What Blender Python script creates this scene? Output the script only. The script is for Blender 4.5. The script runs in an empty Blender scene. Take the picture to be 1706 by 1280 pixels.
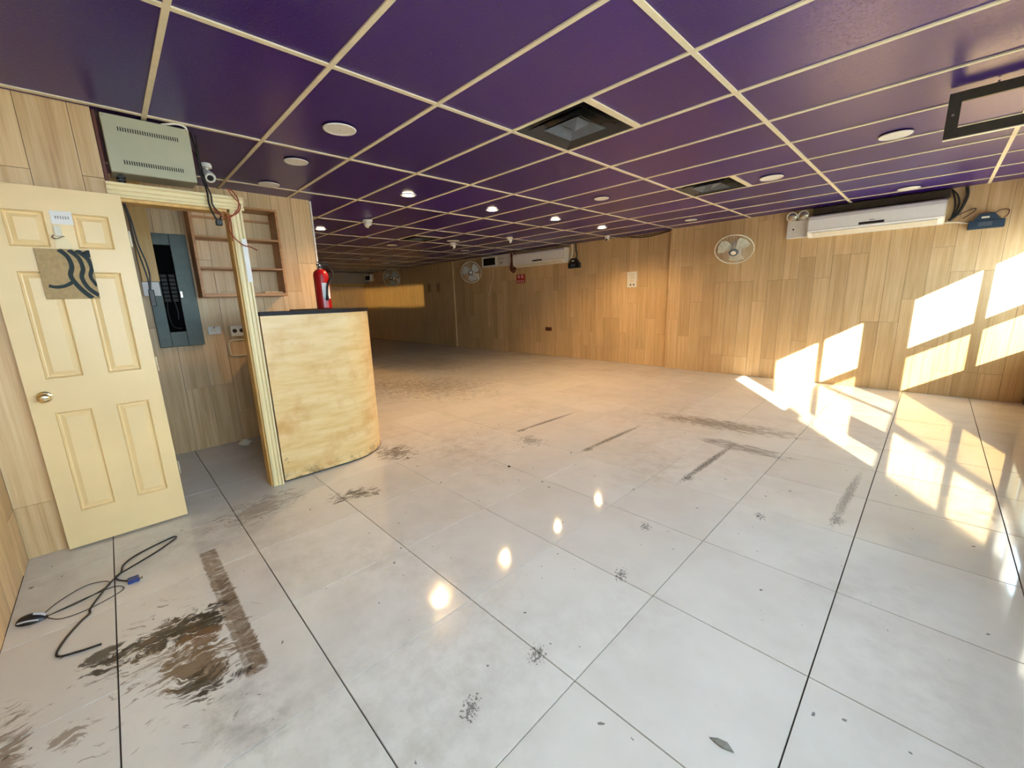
import bpy, math, random
from mathutils import Vector, Matrix
random.seed(7)
sc = bpy.context.scene
C = sc.collection
PI = math.pi

# ------------------------------------------------------------------ camera, world, sun, exposure
cam_d = bpy.data.cameras.new('camera')
cam_d.sensor_fit = 'HORIZONTAL'; cam_d.sensor_width = 36.0
cam_d.lens = 36.0 * 678.2269 / 1706.0
cam_d.clip_start = 0.02; cam_d.clip_end = 200
cam = bpy.data.objects.new('camera', cam_d); C.objects.link(cam)
CAM_H = 1.3796
yaw, pitch, roll = math.radians(45.826), math.radians(-11.8737), math.radians(1.80537)
Rz = Matrix.Rotation(yaw, 3, 'Z'); Rx = Matrix.Rotation(pitch, 3, 'X'); Ry = Matrix.Rotation(roll, 3, 'Y')
R = Rz @ Rx @ Ry
right, fwd, up = R.col[0], R.col[1], R.col[2]
M = Matrix((right, up, -fwd)).transposed().to_4x4()
M.translation = (0, 0, CAM_H)
cam.matrix_world = M
sc.camera = cam

sc.view_settings.view_transform = 'Standard'
sc.view_settings.look = 'None'
sc.view_settings.gamma = 1.0
sc.view_settings.use_curve_mapping = False
sc.view_settings.exposure = 0.8

world = bpy.data.worlds.new('sky'); sc.world = world
world.use_nodes = True
wn = world.node_tree
bg = wn.nodes['Background']
bg.inputs[0].default_value = (0.66, 0.83, 1.0, 1); bg.inputs[1].default_value = 8.5

sun_d = bpy.data.lights.new('sun', 'SUN'); sun_d.energy = 40.0; sun_d.angle = math.radians(0.6)
sun_d.color = (1.0, 0.95, 0.87)
sun = bpy.data.objects.new('sun', sun_d); C.objects.link(sun)
sun.rotation_euler = Vector((-1.0, 1.55, -0.635)).to_track_quat('-Z', 'Y').to_euler()
sun.location = (8, -10, 8)

# ------------------------------------------------------------------ dimensions (metres, camera over the origin)
HC = 2.496              # ceiling
X_FRONT = 0.87          # shop front
X_END = -16.0           # far end of the hall
Y_LEFT = -0.55
Y_AC = 7.42             # wall with the air conditioners (near part), far part set back
Y_AC2 = 7.50
X_STEP = -3.42
X_PART = -3.45          # door wall
X_BACK = -4.95          # wall behind the counter
Y_BACK_END = 1.79

# ------------------------------------------------------------------ material helpers
def S(c):
    """sRGB 0-255 to linear"""
    return tuple(((v/255)/12.92 if v/255 <= .04045 else ((v/255+.055)/1.055)**2.4) for v in c)
def new_mat(name):
    m = bpy.data.materials.new(name); m.use_nodes = True
    return m, m.node_tree, m.node_tree.nodes['Principled BSDF']
def N(nt, t, **kw):
    n = nt.nodes.new(t)
    for k, v in kw.items():
        if k.startswith('i'):
            n.inputs[int(k[1:])].default_value = v
        else: setattr(n, k, v)
    return n
def L(nt, a, ao, b, bi): nt.links.new(a.outputs[ao], b.inputs[bi])
def math_n(nt, op, a, b=None, clamp=False):
    n = nt.nodes.new('ShaderNodeMath'); n.operation = op; n.use_clamp = clamp
    for i, v in enumerate((a, b)):
        if v is None: continue
        if isinstance(v, (int, float)): n.inputs[i].default_value = v
        else: nt.links.new(v, n.inputs[i])
    return n.outputs[0]
def ramp(nt, src, stops):
    r = nt.nodes.new('ShaderNodeValToRGB')
    e = r.color_ramp.elements
    while len(e) < len(stops): e.new(.5)
    for i, (p, c) in enumerate(stops):
        e[i].position = p; e[i].color = (*c, 1) if len(c) == 3 else c
    nt.links.new(src, r.inputs[0])
    return r.outputs[0]
def mixc(nt, fac, a, b, mode='MIX'):
    n = nt.nodes.new('ShaderNodeMix'); n.data_type = 'RGBA'; n.blend_type = mode
    for sock, v in ((n.inputs[0], fac), (n.inputs[6], a), (n.inputs[7], b)):
        if isinstance(v, (int, float)): sock.default_value = v
        elif isinstance(v, tuple): sock.default_value = (*v, 1) if len(v) == 3 else v
        else: nt.links.new(v, sock)
    return n.outputs[2]
def noise(nt, scale, detail=4, rough=.55, vec=None):
    n = nt.nodes.new('ShaderNodeTexNoise')
    n.inputs['Scale'].default_value = scale; n.inputs['Detail'].default_value = detail; n.inputs['Roughness'].default_value = rough
    if vec is not None: nt.links.new(vec, n.inputs['Vector'])
    return n.outputs[0]
def mapping(nt, vec, loc=(0,0,0), rot=(0,0,0), scale=(1,1,1)):
    n = nt.nodes.new('ShaderNodeMapping')
    n.inputs['Location'].default_value = loc; n.inputs['Rotation'].default_value = rot; n.inputs['Scale'].default_value = scale
    nt.links.new(vec, n.inputs[0]); return n.outputs[0]
def geo_pos(nt): return nt.nodes.new('ShaderNodeNewGeometry').outputs['Position']
def obj_rand(nt): return nt.nodes.new('ShaderNodeObjectInfo').outputs['Random']
def bump(nt, bsdf, h, strength=.2, dist=.005):
    b = nt.nodes.new('ShaderNodeBump'); b.inputs['Strength'].default_value = strength; b.inputs['Distance'].default_value = dist
    nt.links.new(h, b.inputs['Height']); nt.links.new(b.outputs[0], bsdf.inputs['Normal'])

def simple(name, col, rough=.5, metal=0, var=.12, scale=18, spec=.5, bmp=0):
    """plain painted / plastic / metal surface with faint mottling"""
    m, nt, b = new_mat(name)
    n = noise(nt, scale, 3, .6, geo_pos(nt))
    c0 = tuple(v*(1-var) for v in col); c1 = tuple(min(1, v*(1+var)) for v in col)
    nt.links.new(ramp(nt, n, [(.3, c0), (.7, c1)]), b.inputs['Base Color'])
    b.inputs['Roughness'].default_value = rough; b.inputs['Metallic'].default_value = metal
    b.inputs['Specular IOR Level'].default_value = spec
    if bmp: bump(nt, b, n, bmp)
    return m

def wood_mat(name, dark, mid, light, axis=2, rough=.42, rnd=True, freq=24):
    """oak-look laminate: grain stretched along `axis`, each plank its own tone"""
    m, nt, b = new_mat(name)
    p = geo_pos(nt)
    s = [freq, freq, freq]; s[axis] = .9
    off = nt.nodes.new('ShaderNodeVectorMath'); off.operation = 'ADD'
    nt.links.new(p, off.inputs[0])
    r = obj_rand(nt)
    comb = nt.nodes.new('ShaderNodeCombineXYZ')
    k = math_n(nt, 'MULTIPLY', r, 37.0)
    for i in range(3): nt.links.new(k, comb.inputs[i])
    nt.links.new(comb.outputs[0], off.inputs[1])
    v = off.outputs[0]
    g = noise(nt, 1.0, 6, .62, mapping(nt, v, scale=tuple(s)))
    s2 = [70, 70, 70]; s2[axis] = 2.0
    g2 = noise(nt, 1.0, 3, .7, mapping(nt, v, scale=tuple(s2)))
    g = math_n(nt, 'ADD', math_n(nt, 'MULTIPLY', g, .6), math_n(nt, 'MULTIPLY', g2, .4))
    col = ramp(nt, g, [(.30, dark), (.5, mid), (.72, light)])
    if rnd:
        tone = ramp(nt, r, [(0, (.84, .81, .77)), (.35, (.95, .94, .92)), (.7, (1.0, .99, .98)), (1, (1.07, 1.06, 1.05))])
        col = mixc(nt, 1.0, col, tone, 'MULTIPLY')
    # old handling marks
    d = noise(nt, 1.3, 4, .6, p)
    col = mixc(nt, math_n(nt, 'MULTIPLY', ramp(nt, d, [(.5, (0,0,0)), (.75, (1,1,1))]), .25), col, tuple(v*.55 for v in mid))
    nt.links.new(col, b.inputs['Base Color'])
    b.inputs['Roughness'].default_value = rough
    bump(nt, b, g, .08, .002)
    return m

MT = {}
MT['oak'] = wood_mat('oak_laminate', S((188,152,104)), S((210,178,130)), S((226,200,156)))
MT['oak_side'] = wood_mat('oak_laminate_dull', S((190,150,102)), S((222,188,138)), S((236,210,166)))
MT['oak_back'] = simple('plank_joint', S((84,62,40)), .8)
MT['shelf'] = wood_mat('pine_shelf', S((150,98,50)), S((190,134,76)), S((212,162,104)), axis=1, rnd=False)
MT['board'] = wood_mat('yellow_pine', S((186,140,66)), S((214,170,92)), S((228,190,120)), rnd=False)
MT['plaster'] = simple('plaster', S((176,160,136)), .85, bmp=.1)
MT['outside'] = simple('pavement', S((170,168,160)), .9, bmp=.2)
MT['sun_block'] = simple('sun_block_render', S((150,140,128)), .9)
MT['alu'] = simple('window_aluminium', S((150,146,138)), .4, .3)
MT['cream'] = simple('cream_paint', S((232,214,164)), .38, var=.04, scale=3)
MT['door'] = simple('cream_door_paint', S((240,211,156)), .35, var=.05, scale=2.2)
MT['white'] = simple('white_plastic', S((226,224,214)), .35, var=.04)
MT['silver'] = simple('silver_plastic', S((190,192,196)), .35, var=.04)
MT['ivory'] = simple('ivory_plastic', S((222,216,196)), .4, var=.05)
MT['greybox'] = simple('grey_beige_enamel', S((176,174,146)), .4, var=.06, scale=4)
MT['void'] = simple('black_recess', S((8,8,9)), .9, spec=.1)
MT['acwhite'] = simple('white_enamelled_casing', S((244,243,238)), .35, var=.02)
MT['trunk'] = simple('dark_pipe_wrap', S((66,58,44)), .8)
MT['black'] = simple('black_plastic', S((22,22,24)), .4)
MT['dark'] = simple('dark_slot', S((30,28,24)), .6)
MT['navy'] = simple('dark_blue_plastic', S((34,58,78)), .45)
MT['red'] = simple('red_enamel', S((176,22,26)), .25, spec=.6)
MT['redpaper'] = simple('red_sign', S((176,28,26)), .5)
MT['greenmetal'] = simple('grey_green_steel', S((80,90,84)), .45, .2)
MT['steel'] = simple('steel', S((190,186,172)), .25, .9)
MT['brass'] = simple('pale_brass', S((224,206,160)), .18, 1.0, var=.05)
MT['grid'] = simple('cream_grid_paint', S((226,214,182)), .55, var=.05)
MT['signframe'] = simple('dark_grey_steel', S((74,72,64)), .5, .3)
MT['ventdark'] = simple('diffuser_black', S((30,34,38)), .45)
MT['ventmid'] = simple('diffuser_grey', S((80,92,104)), .4)
MT['kraft'] = simple('kraft_paper', S((178,152,108)), .8, scale=60)
MT['ink'] = simple('dark_green_ink', S((28,44,46)), .7)
MT['paper'] = simple('white_paper', S((236,234,230)), .75, var=.02)
MT['rust'] = simple('brown_cable', S((96,44,26)), .5)
MT['redwire'] = simple('reddish_wire', S((140,52,30)), .5)
MT['topblack'] = simple('black_counter_stone', S((24,22,26)), .5, var=.4, scale=40, spec=.25)
MT['blueplug'] = simple('blue_plug', S((40,62,128)), .4)
MT['lamp_off'] = simple('lamp_diffuser', S((226,224,216)), .5, var=.02)
MT['smoked'] = simple('smoked_window', S((22,24,22)), .15)
MT['grime'] = simple('floor_scrap', S((128,126,118)), .7)
m, nt, b = new_mat('downlight_glow'); MT['glow'] = m
b.inputs['Base Color'].default_value = (1,.9,.7,1); b.inputs['Emission Color'].default_value = (1,.80,.50,1); b.inputs['Emission Strength'].default_value = 9
m, nt, b = new_mat('black_rubber_cord'); MT['cord'] = m
nt.links.new(ramp(nt, noise(nt, 40, 2, .5, geo_pos(nt)), [(.3, (.008,.008,.009)), (.7, (.022,.022,.024))]), b.inputs['Base Color']); b.inputs['Roughness'].default_value = .45

# fan blades: thin translucent plastic
m, nt, b = new_mat('fan_blade_plastic'); MT['blade'] = m
nt.links.new(ramp(nt, noise(nt, 9, 2, .5, geo_pos(nt)), [(.3, S((186,192,180))), (.7, S((206,210,198)))]), b.inputs['Base Color'])
b.inputs['Roughness'].default_value = .3; b.inputs['Alpha'].default_value = .8

# window glass: clear and tinted film panes
def glass(name, tint):
    m = bpy.data.materials.new(name); m.use_nodes = True; nt = m.node_tree
    nt.nodes.remove(nt.nodes['Principled BSDF'])
    out = nt.nodes['Material Output']
    t = N(nt, 'ShaderNodeBsdfTransparent'); t.inputs[0].default_value = (*tint, 1)
    g = N(nt, 'ShaderNodeBsdfGlossy'); g.inputs['Roughness'].default_value = .02
    mx = N(nt, 'ShaderNodeMixShader'); mx.inputs[0].default_value = .05
    L(nt, t, 0, mx, 1); L(nt, g, 0, mx, 2); L(nt, mx, 0, out, 0)
    return m
MT['glass'] = glass('clear_glass', (.96, .98, .97))
MT['glass_tint'] = glass('filmed_glass', (.56, .54, .46))

# ceiling tile: dark purple paint over fissured mineral fibre
m, nt, b = new_mat('purple_ceiling_tile'); MT['ctile'] = m
p = geo_pos(nt)
r_ = obj_rand(nt)
base = ramp(nt, r_, [(0, S((42,9,98))), (.5, S((48,12,106))), (1, S((54,15,115)))])
pits = noise(nt, 70, 3, .6, p)
pm = ramp(nt, pits, [(.34, (1,1,1)), (.42, (0,0,0))])
col = mixc(nt, math_n(nt, 'MULTIPLY', pm, .6), base, S((26,16,40)))
fl = nt.nodes.new('ShaderNodeTexVoronoi'); fl.inputs['Scale'].default_value = 16; nt.links.new(p, fl.inputs['Vector'])
flm = ramp(nt, fl.outputs['Distance'], [(.035, (1,1,1)), (.05, (0,0,0))])
flm = math_n(nt, 'MULTIPLY', flm, ramp(nt, noise(nt, 1.1, 3, .6, p), [(.56, (0,0,0)), (.68, (1,1,1))]))
col = mixc(nt, math_n(nt, 'MULTIPLY', flm, .7), col, S((170,160,180)))
nt.links.new(col, b.inputs['Base Color'])
b.inputs['Roughness'].default_value = .30
b.inputs['Specular IOR Level'].default_value = .62
b.inputs['Specular Tint'].default_value = (.82, .80, 1, 1)
hb = math_n(nt, 'SUBTRACT', noise(nt, 60, 4, .65, p), math_n(nt, 'MULTIPLY', pm, .8))
bump(nt, b, hb, .30, .003)

# counter plywood
m, nt, b = new_mat('varnished_plywood'); MT['ply'] = m
p = geo_pos(nt)
g = noise(nt, 1.0, 6, .65, mapping(nt, p, scale=(3, 3, 22)))
col = ramp(nt, g, [(.3, S((220,180,114))), (.5, S((231,198,138))), (.7, S((237,209,156)))])
st = noise(nt, 3.2, 5, .65, p)
col = mixc(nt, math_n(nt, 'MULTIPLY', ramp(nt, st, [(.52, (0,0,0)), (.72, (1,1,1))]), .55), col, S((196,128,44)))
sp = noise(nt, 14, 4, .7, p)
col = mixc(nt, ramp(nt, sp, [(.70, (0,0,0)), (.76, (1,1,1))]), col, S((96,66,30)))
sx = nt.nodes.new('ShaderNodeSeparateXYZ'); nt.links.new(p, sx.inputs[0])
low = math_n(nt, 'MULTIPLY', ramp(nt, sx.outputs[2], [(.03, (1,1,1)), (.10, (0,0,0))]), ramp(nt, noise(nt, 9, 4, .7, p), [(.45, (0,0,0)), (.6, (1,1,1))]))
col = mixc(nt, math_n(nt, 'MULTIPLY', low, .7), col, S((120,90,54)))
nt.links.new(col, b.inputs['Base Color']); b.inputs['Roughness'].default_value = .34
bump(nt, b, g, .05, .002)

# floor tile with its dirt: marks sit at fixed places on the floor
m, nt, b = new_mat('polished_floor_tile'); MT['ftile'] = m
p = geo_pos(nt)
r_ = obj_rand(nt)
col = ramp(nt, r_, [(0, S((209,204,195))), (.5, S((213,208,200))), (1, S((216,212,204)))])
vein = noise(nt, 3.0, 6, .6, p)
col = mixc(nt, math_n(nt, 'MULTIPLY', ramp(nt, vein, [(.42, (0,0,0)), (.70, (1,1,1))]), .35), col, S((190,182,170)))
fine = noise(nt, 34, 5, .7, p)
mid_n = noise(nt, 9, 6, .68, p)
streak = noise(nt, 1.0, 6, .7, mapping(nt, p, rot=(0,0,.35), scale=(14, 60, 1)))
big = noise(nt, .8, 3, .5, p)
film = math_n(nt, 'MULTIPLY', ramp(nt, big, [(.45, (0,0,0)), (.7, (1,1,1))]), ramp(nt, mid_n, [(.4, (0,0,0)), (.75, (1,1,1))]))
col = mixc(nt, math_n(nt, 'MULTIPLY', film, .45), col, S((128,116,100)))
speck = ramp(nt, noise(nt, 21, 2, .5, p), [(.735, (0,0,0)), (.75, (1,1,1))])
col = mixc(nt, math_n(nt, 'MULTIPLY', speck, .7), col, S((50,44,38)))
dirt_total = film
def ell(cx, cy, rx, ry, rot=0.):
    """soft ellipse on the floor: 1 in the middle, 0 at the rim"""
    v = mapping(nt, p, loc=(0,0,0))
    mp = nt.nodes.new('ShaderNodeMapping'); mp.vector_type = 'TEXTURE'
    mp.inputs['Location'].default_value = (cx, cy, 0); mp.inputs['Rotation'].default_value = (0, 0, rot); mp.inputs['Scale'].default_value = (rx, ry, 1e3)
    nt.links.new(p, mp.inputs[0])
    ln = nt.nodes.new('ShaderNodeVectorMath'); ln.operation = 'LENGTH'; nt.links.new(mp.outputs[0], ln.inputs[0])
    return math_n(nt, 'SUBTRACT', 1.0, ln.outputs['Value'], clamp=True)
def stain(e, tex, lo, hi, amount, colr):
    """e (0..1) lifted by a noise so that the rim breaks up"""
    global col, dirt_total
    k = math_n(nt, 'ADD', math_n(nt, 'MULTIPLY', e, .22), tex)
    k = math_n(nt, 'MULTIPLY', ramp(nt, k, [(lo, (0,0,0)), (hi, (1,1,1))]), math_n(nt, 'MULTIPLY', ramp(nt, e, [(0, (0,0,0)), (.25, (1,1,1))]), amount))
    col = mixc(nt, k, col, colr)
    dirt_total = math_n(nt, 'MAXIMUM', dirt_total, k)
BR, DK, GY = S((104,78,48)), S((38,28,18)), S((96,92,86))
# warped noises so that rims break into flakes and wisps
wv = nt.nodes.new('ShaderNodeVectorMath'); wv.operation = 'MULTIPLY_ADD'
wn_ = nt.nodes.new('ShaderNodeTexNoise'); wn_.inputs['Scale'].default_value = 7; wn_.inputs['Detail'].default_value = 3; nt.links.new(p, wn_.inputs['Vector'])
nt.links.new(wn_.outputs['Color'], wv.inputs[0]); wv.inputs[1].default_value = (.16, .16, 0); nt.links.new(p, wv.inputs[2])
flake = noise(nt, 1.0, 7, .72, mapping(nt, wv.outputs[0], rot=(0,0,-.55), scale=(34, 13, 1)))
wisp = noise(nt, 1.0, 6, .70, mapping(nt, wv.outputs[0], rot=(0,0,-.55), scale=(44, 11, 1)))
wisp2 = noise(nt, 1.0, 6, .70, mapping(nt, p, rot=(0,0,.15), scale=(7, 42, 1)))
grain = noise(nt, 85, 3, .6, p)
def boxm(x0, x1, y0, y1, soft=.012):
    """sharp-edged rectangle on the floor, 1 inside"""
    sx_ = nt.nodes.new('ShaderNodeSeparateXYZ'); nt.links.new(p, sx_.inputs[0])
    r_ = None
    for o, a, b_ in ((0, x0, x1), (1, y0, y1)):
        d = math_n(nt, 'ABSOLUTE', math_n(nt, 'SUBTRACT', sx_.outputs[o], (a+b_)/2))
        q = math_n(nt, 'DIVIDE', math_n(nt, 'SUBTRACT', (b_-a)/2, d), soft, clamp=True)
        r_ = q if r_ is None else math_n(nt, 'MULTIPLY', r_, q)
    return r_
# furniture that stood by the door left a dark edge and a burst of grime
stain(boxm(-2.78, -1.64, .145, .235), wisp, .56, .74, .80, S((112,86,56)))
stain(boxm(-2.45, -1.64, .165, .232), flake, .62, .78, .60, S((92,68,42)))
stain(ell(-2.15, -.05, .13, .32, .10), flake, .585, .625, .97, DK)
stain(ell(-2.11, .06, .12, .13), flake, .52, .57, .97, DK)
stain(ell(-2.00, .04, .14, .12), flake, .57, .63, .75, S((110,74,44)))
stain(ell(-1.87, .03, .20, .15, .4), flake, .55, .61, .9, BR)
stain(boxm(-1.76, -1.64, -.02, .21, .05), flake, .66, .74, .98, DK)
stain(ell(-1.76, .02, .14, .12), wisp, .60, .66, .9, DK)
stain(ell(-2.20, -.24, .06, .09), flake, .54, .60, .9, DK)
stain(ell(-1.90, -.47, .34, .09), wisp, .58, .68, .7, BR)
stain(ell(-1.84, -.33, .10, .07, .5), flake, .60, .66, .6, BR)
stain(ell(-2.0, -.05, .80, .50), wisp, .70, .76, .6, BR)
stain(ell(-1.45, .10, .24, .15), mid_n, .50, .80, .35, GY)
# smears by the counter
stain(ell(-3.12, .55, .24, .40, .3), wisp, .55, .66, .5, S((120,104,80)))
stain(ell(-2.82, 1.10, .14, .28, -.3), flake, .60, .66, .8, S((70,58,46)))
stain(ell(-3.36, 1.72, .30, .24), flake, .57, .68, .7, S((84,70,56)))
# four long marks where table bases stood
for x0, am in ((-2.91, .7), (-2.06, .75), (-1.146, .75), (-.246, .5)):
    stain(ell(x0, 3.36, .034, .62, -.03), grain, .52, .62, am, S((78,72,66)))
    stain(ell(x0, 2.95, .050, .08), grain, .56, .64, am*.9, S((64,58,54)))
# traffic smears
stain(ell(-1.45, 4.45, .95, .24, .1), wisp2, .55, .64, .65, S((104,92,80)))
stain(ell(-1.05, 3.88, .50, .14, -.05), wisp2, .54, .64, .6, S((104,96,88)))
stain(ell(-2.62, 2.78, .26, .20), flake, .60, .68, .5, S((100,88,74)))
stain(ell(-5.8, 3.5, 2.0, 1.1, .3), wisp2, .58, .70, .45, S((74,52,36)))
stain(ell(-7.5, 5.0, 2.2, 1.4), flake, .60, .74, .35, S((84,60,40)))
# shoe prints
for (fx, fy) in ((-.945, .673), (-.926, .992), (-.933, 1.631), (-1.057, 2.114), (-.60, 2.70)):
    stain(ell(fx, fy, .045, .075, .5), grain, .62, .67, .7, S((62,58,54)))
nt.links.new(col, b.inputs['Base Color'])
rg = math_n(nt, 'ADD', .025, math_n(nt, 'MULTIPLY', dirt_total, .28))
rg = math_n(nt, 'ADD', rg, math_n(nt, 'MULTIPLY', vein, .05))
nt.links.new(rg, b.inputs['Roughness'])
b.inputs['Specular IOR Level'].default_value = .55
MT['grout'] = simple('floor_joint', S((58,52,46)), .9)

# ------------------------------------------------------------------ mesh helpers
class MB:
    def __init__(s): s.v = []; s.f = []
    def add(s, vs, fs):
        o = len(s.v); s.v += [tuple(v) for v in vs]; s.f += [tuple(i+o for i in f) for f in fs]; return s
    def box(s, a, b):
        (x0,y0,z0),(x1,y1,z1) = a, b
        return s.add([(x0,y0,z0),(x1,y0,z0),(x1,y1,z0),(x0,y1,z0),(x0,y0,z1),(x1,y0,z1),(x1,y1,z1),(x0,y1,z1)],
            [(3,2,1,0),(4,5,6,7),(0,1,5,4),(1,2,6,5),(2,3,7,6),(3,0,4,7)])
    def bevbox(s, a, b, r=.004):
        """box with chamfered edges"""
        (x0,y0,z0),(x1,y1,z1) = a, b
        import itertools
        vs = []; idx = {}
        for sx, sy, sz in itertools.product((0,1), repeat=3):
            c = [(x0,x1)[sx], (y0,y1)[sy], (z0,z1)[sz]]
            d = [(1,-1)[sx]*r, (1,-1)[sy]*r, (1,-1)[sz]*r]
            for ax in range(3):
                q = [c[i] + (0 if i == ax else d[i]) for i in range(3)]
                idx[(sx,sy,sz,ax)] = len(vs); vs.append(q)
        fs = []
        for ax in range(3):
            o = [i for i in range(3) if i != ax]
            for sd in (0,1):
                loop = []
                for (u, w) in ((0,0),(1,0),(1,1),(0,1)):
                    k = [0,0,0]; k[ax] = sd; k[o[0]] = u; k[o[1]] = w
                    loop.append(idx[(*k, ax)])
                flip = (sd == 0) ^ (ax == 1)
                fs.append(tuple(loop[::-1] if flip else loop))
        for ax in range(3):
            o = [i for i in range(3) if i != ax]
            for u in (0,1):
                for w in (0,1):
                    k0 = [0,0,0]; k0[ax] = 0; k0[o[0]] = u; k0[o[1]] = w
                    k1 = list(k0); k1[ax] = 1
                    q = [idx[(*k0,o[0])], idx[(*k0,o[1])], idx[(*k1,o[1])], idx[(*k1,o[0])]]
                    fs.append(tuple(q))
        for k in itertools.product((0,1), repeat=3):
            fs.append(tuple(idx[(*k,a)] for a in range(3)))
        return s.add(vs, fs)
    def lathe(s, c, prof, n=24, axis=(0,0,1), cap=True):
        """prof: (radius, height along axis)"""
        a = Vector(axis).normalized()
        u = a.orthogonal().normalized(); w = a.cross(u)
        c = Vector(c); vs = []; fs = []
        for (r, h) in prof:
            for i in range(n):
                t = 2*PI*i/n
                vs.append(c + a*h + (u*math.cos(t) + w*math.sin(t))*r)
        for j in range(len(prof)-1):
            for i in range(n):
                k = (i+1) % n
                fs.append((j*n+i, j*n+k, (j+1)*n+k, (j+1)*n+i))
        if cap:
            fs.append(tuple(range(n))[::-1]); fs.append(tuple((len(prof)-1)*n+i for i in range(n)))
        return s.add(vs, fs)
    def tube(s, pts, r, n=6, smooth=True, closed=False):
        P = [Vector(q) for q in pts]
        if smooth and len(P) > 2:
            Q = []
            m_ = len(P)
            rng = range(m_ if closed else m_-1)
            for i in rng:
                p0 = P[(i-1) % m_] if closed or i > 0 else P[0]
                p1 = P[i]; p2 = P[(i+1) % m_]
                p3 = P[(i+2) % m_] if closed or i+2 < m_ else P[-1]
                for k in range(6):
                    t = k/6
                    Q.append(.5*((2*p1) + (p2-p0)*t + (2*p0-5*p1+4*p2-p3)*t*t + (3*p1-p0-3*p2+p3)*t**3))
            if not closed: Q.append(P[-1])
            P = Q
        vs = []; fs = []; m_ = len(P)
        uprev = None
        for i, q in enumerate(P):
            d = (P[(i+1) % m_] - P[i-1]) if closed else (P[min(i+1, m_-1)] - P[max(i-1, 0)])
            d = d.normalized() if d.length > 1e-9 else Vector((0,0,1))
            if uprev is None: u = d.orthogonal().normalized()
            else:
                u = uprev - d*uprev.dot(d)
                u = u.normalized() if u.length > 1e-6 else d.orthogonal().normalized()
            uprev = u; w = d.cross(u)
            for k in range(n):
                t = 2*PI*k/n
                vs.append(q + (u*math.cos(t) + w*math.sin(t))*r)
        for i in range(m_ if closed else m_-1):
            j = (i+1) % m_
            for k in range(n):
                l = (k+1) % n
                fs.append((i*n+k, i*n+l, j*n+l, j*n+k))
        if not closed:
            fs.append(tuple(range(n))[::-1]); fs.append(tuple((m_-1)*n+k for k in range(n)))
        return s.add(vs, fs)
    def extrude(s, poly, axis, a, b):
        """poly: 2-D loop in the two other axes (in x,y,z order); prism from a to b along axis"""
        def p3(q, t):
            l = list(q); l.insert(axis, t); return l
        n = len(poly)
        vs = [p3(q, a) for q in poly] + [p3(q, b) for q in poly]
        fs = [tuple(range(n))[::-1], tuple(range(n, 2*n))] + [(i, (i+1) % n, n+(i+1) % n, n+i) for i in range(n)]
        return s.add(vs, fs)
    def quad(s, *vs): return s.add(vs, [tuple(range(len(vs)))])
    def xform(s, mat):
        s.v = [tuple(mat @ Vector(v)) for v in s.v]; return s

WO = {}
def build(name, mb, mat, parent=None, smooth=False, kind=None, label=None, cat=None, group=None, origin=None):
    """links the collected shapes as ONE mesh object; vertices are given in world space"""
    if parent is not None: o = WO[parent.name]
    elif origin is not None: o = Vector(origin)
    else:
        xs = [v[0] for v in mb.v]; ys = [v[1] for v in mb.v]; zs = [v[2] for v in mb.v]
        o = Vector(((min(xs)+max(xs))/2, (min(ys)+max(ys))/2, min(zs)))
    me = bpy.data.meshes.new(name)
    me.from_pydata([(v[0]-o[0], v[1]-o[1], v[2]-o[2]) for v in mb.v], [], mb.f)
    import bmesh
    bm = bmesh.new(); bm.from_mesh(me); bmesh.ops.recalc_face_normals(bm, faces=bm.faces); bm.to_mesh(me); bm.free()
    if smooth:
        for f in me.polygons: f.use_smooth = True
        try: me.set_sharp_from_angle(angle=math.radians(40))
        except Exception: pass
    me.materials.append(MT[mat] if isinstance(mat, str) else mat)
    ob = bpy.data.objects.new(name, me); C.objects.link(ob)
    if parent is not None: ob.parent = parent
    else: ob.location = o
    WO[ob.name] = Vector(o)
    if kind: ob['kind'] = kind
    if label: ob['label'] = label
    if cat: ob['category'] = cat
    if group: ob['group'] = group
    return ob
def thing(name, loc, label, cat, group=None):
    e = bpy.data.objects.new(name, None); e.empty_display_size = .05; C.objects.link(e)
    e.location = loc; WO[e.name] = Vector(loc)
    e['label'] = label; e['category'] = cat
    if group: e['group'] = group
    return e
def struct(name, mb, mat, **kw): return build(name, mb, mat, kind='structure', **kw)
mesh_cache = {}
def piece(name, key, mbf, mat, parent, loc):
    """one of many alike pieces: shares mesh data with the others of the same key"""
    if key not in mesh_cache:
        mb = mbf(); me = bpy.data.meshes.new(name); me.from_pydata(mb.v, [], mb.f); me.update()
        me.materials.append(MT[mat]); mesh_cache[key] = me
    ob = bpy.data.objects.new(name, mesh_cache[key]); C.objects.link(ob)
    ob.parent = parent; ob.location = Vector(loc) - WO[parent.name]
    return ob

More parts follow.
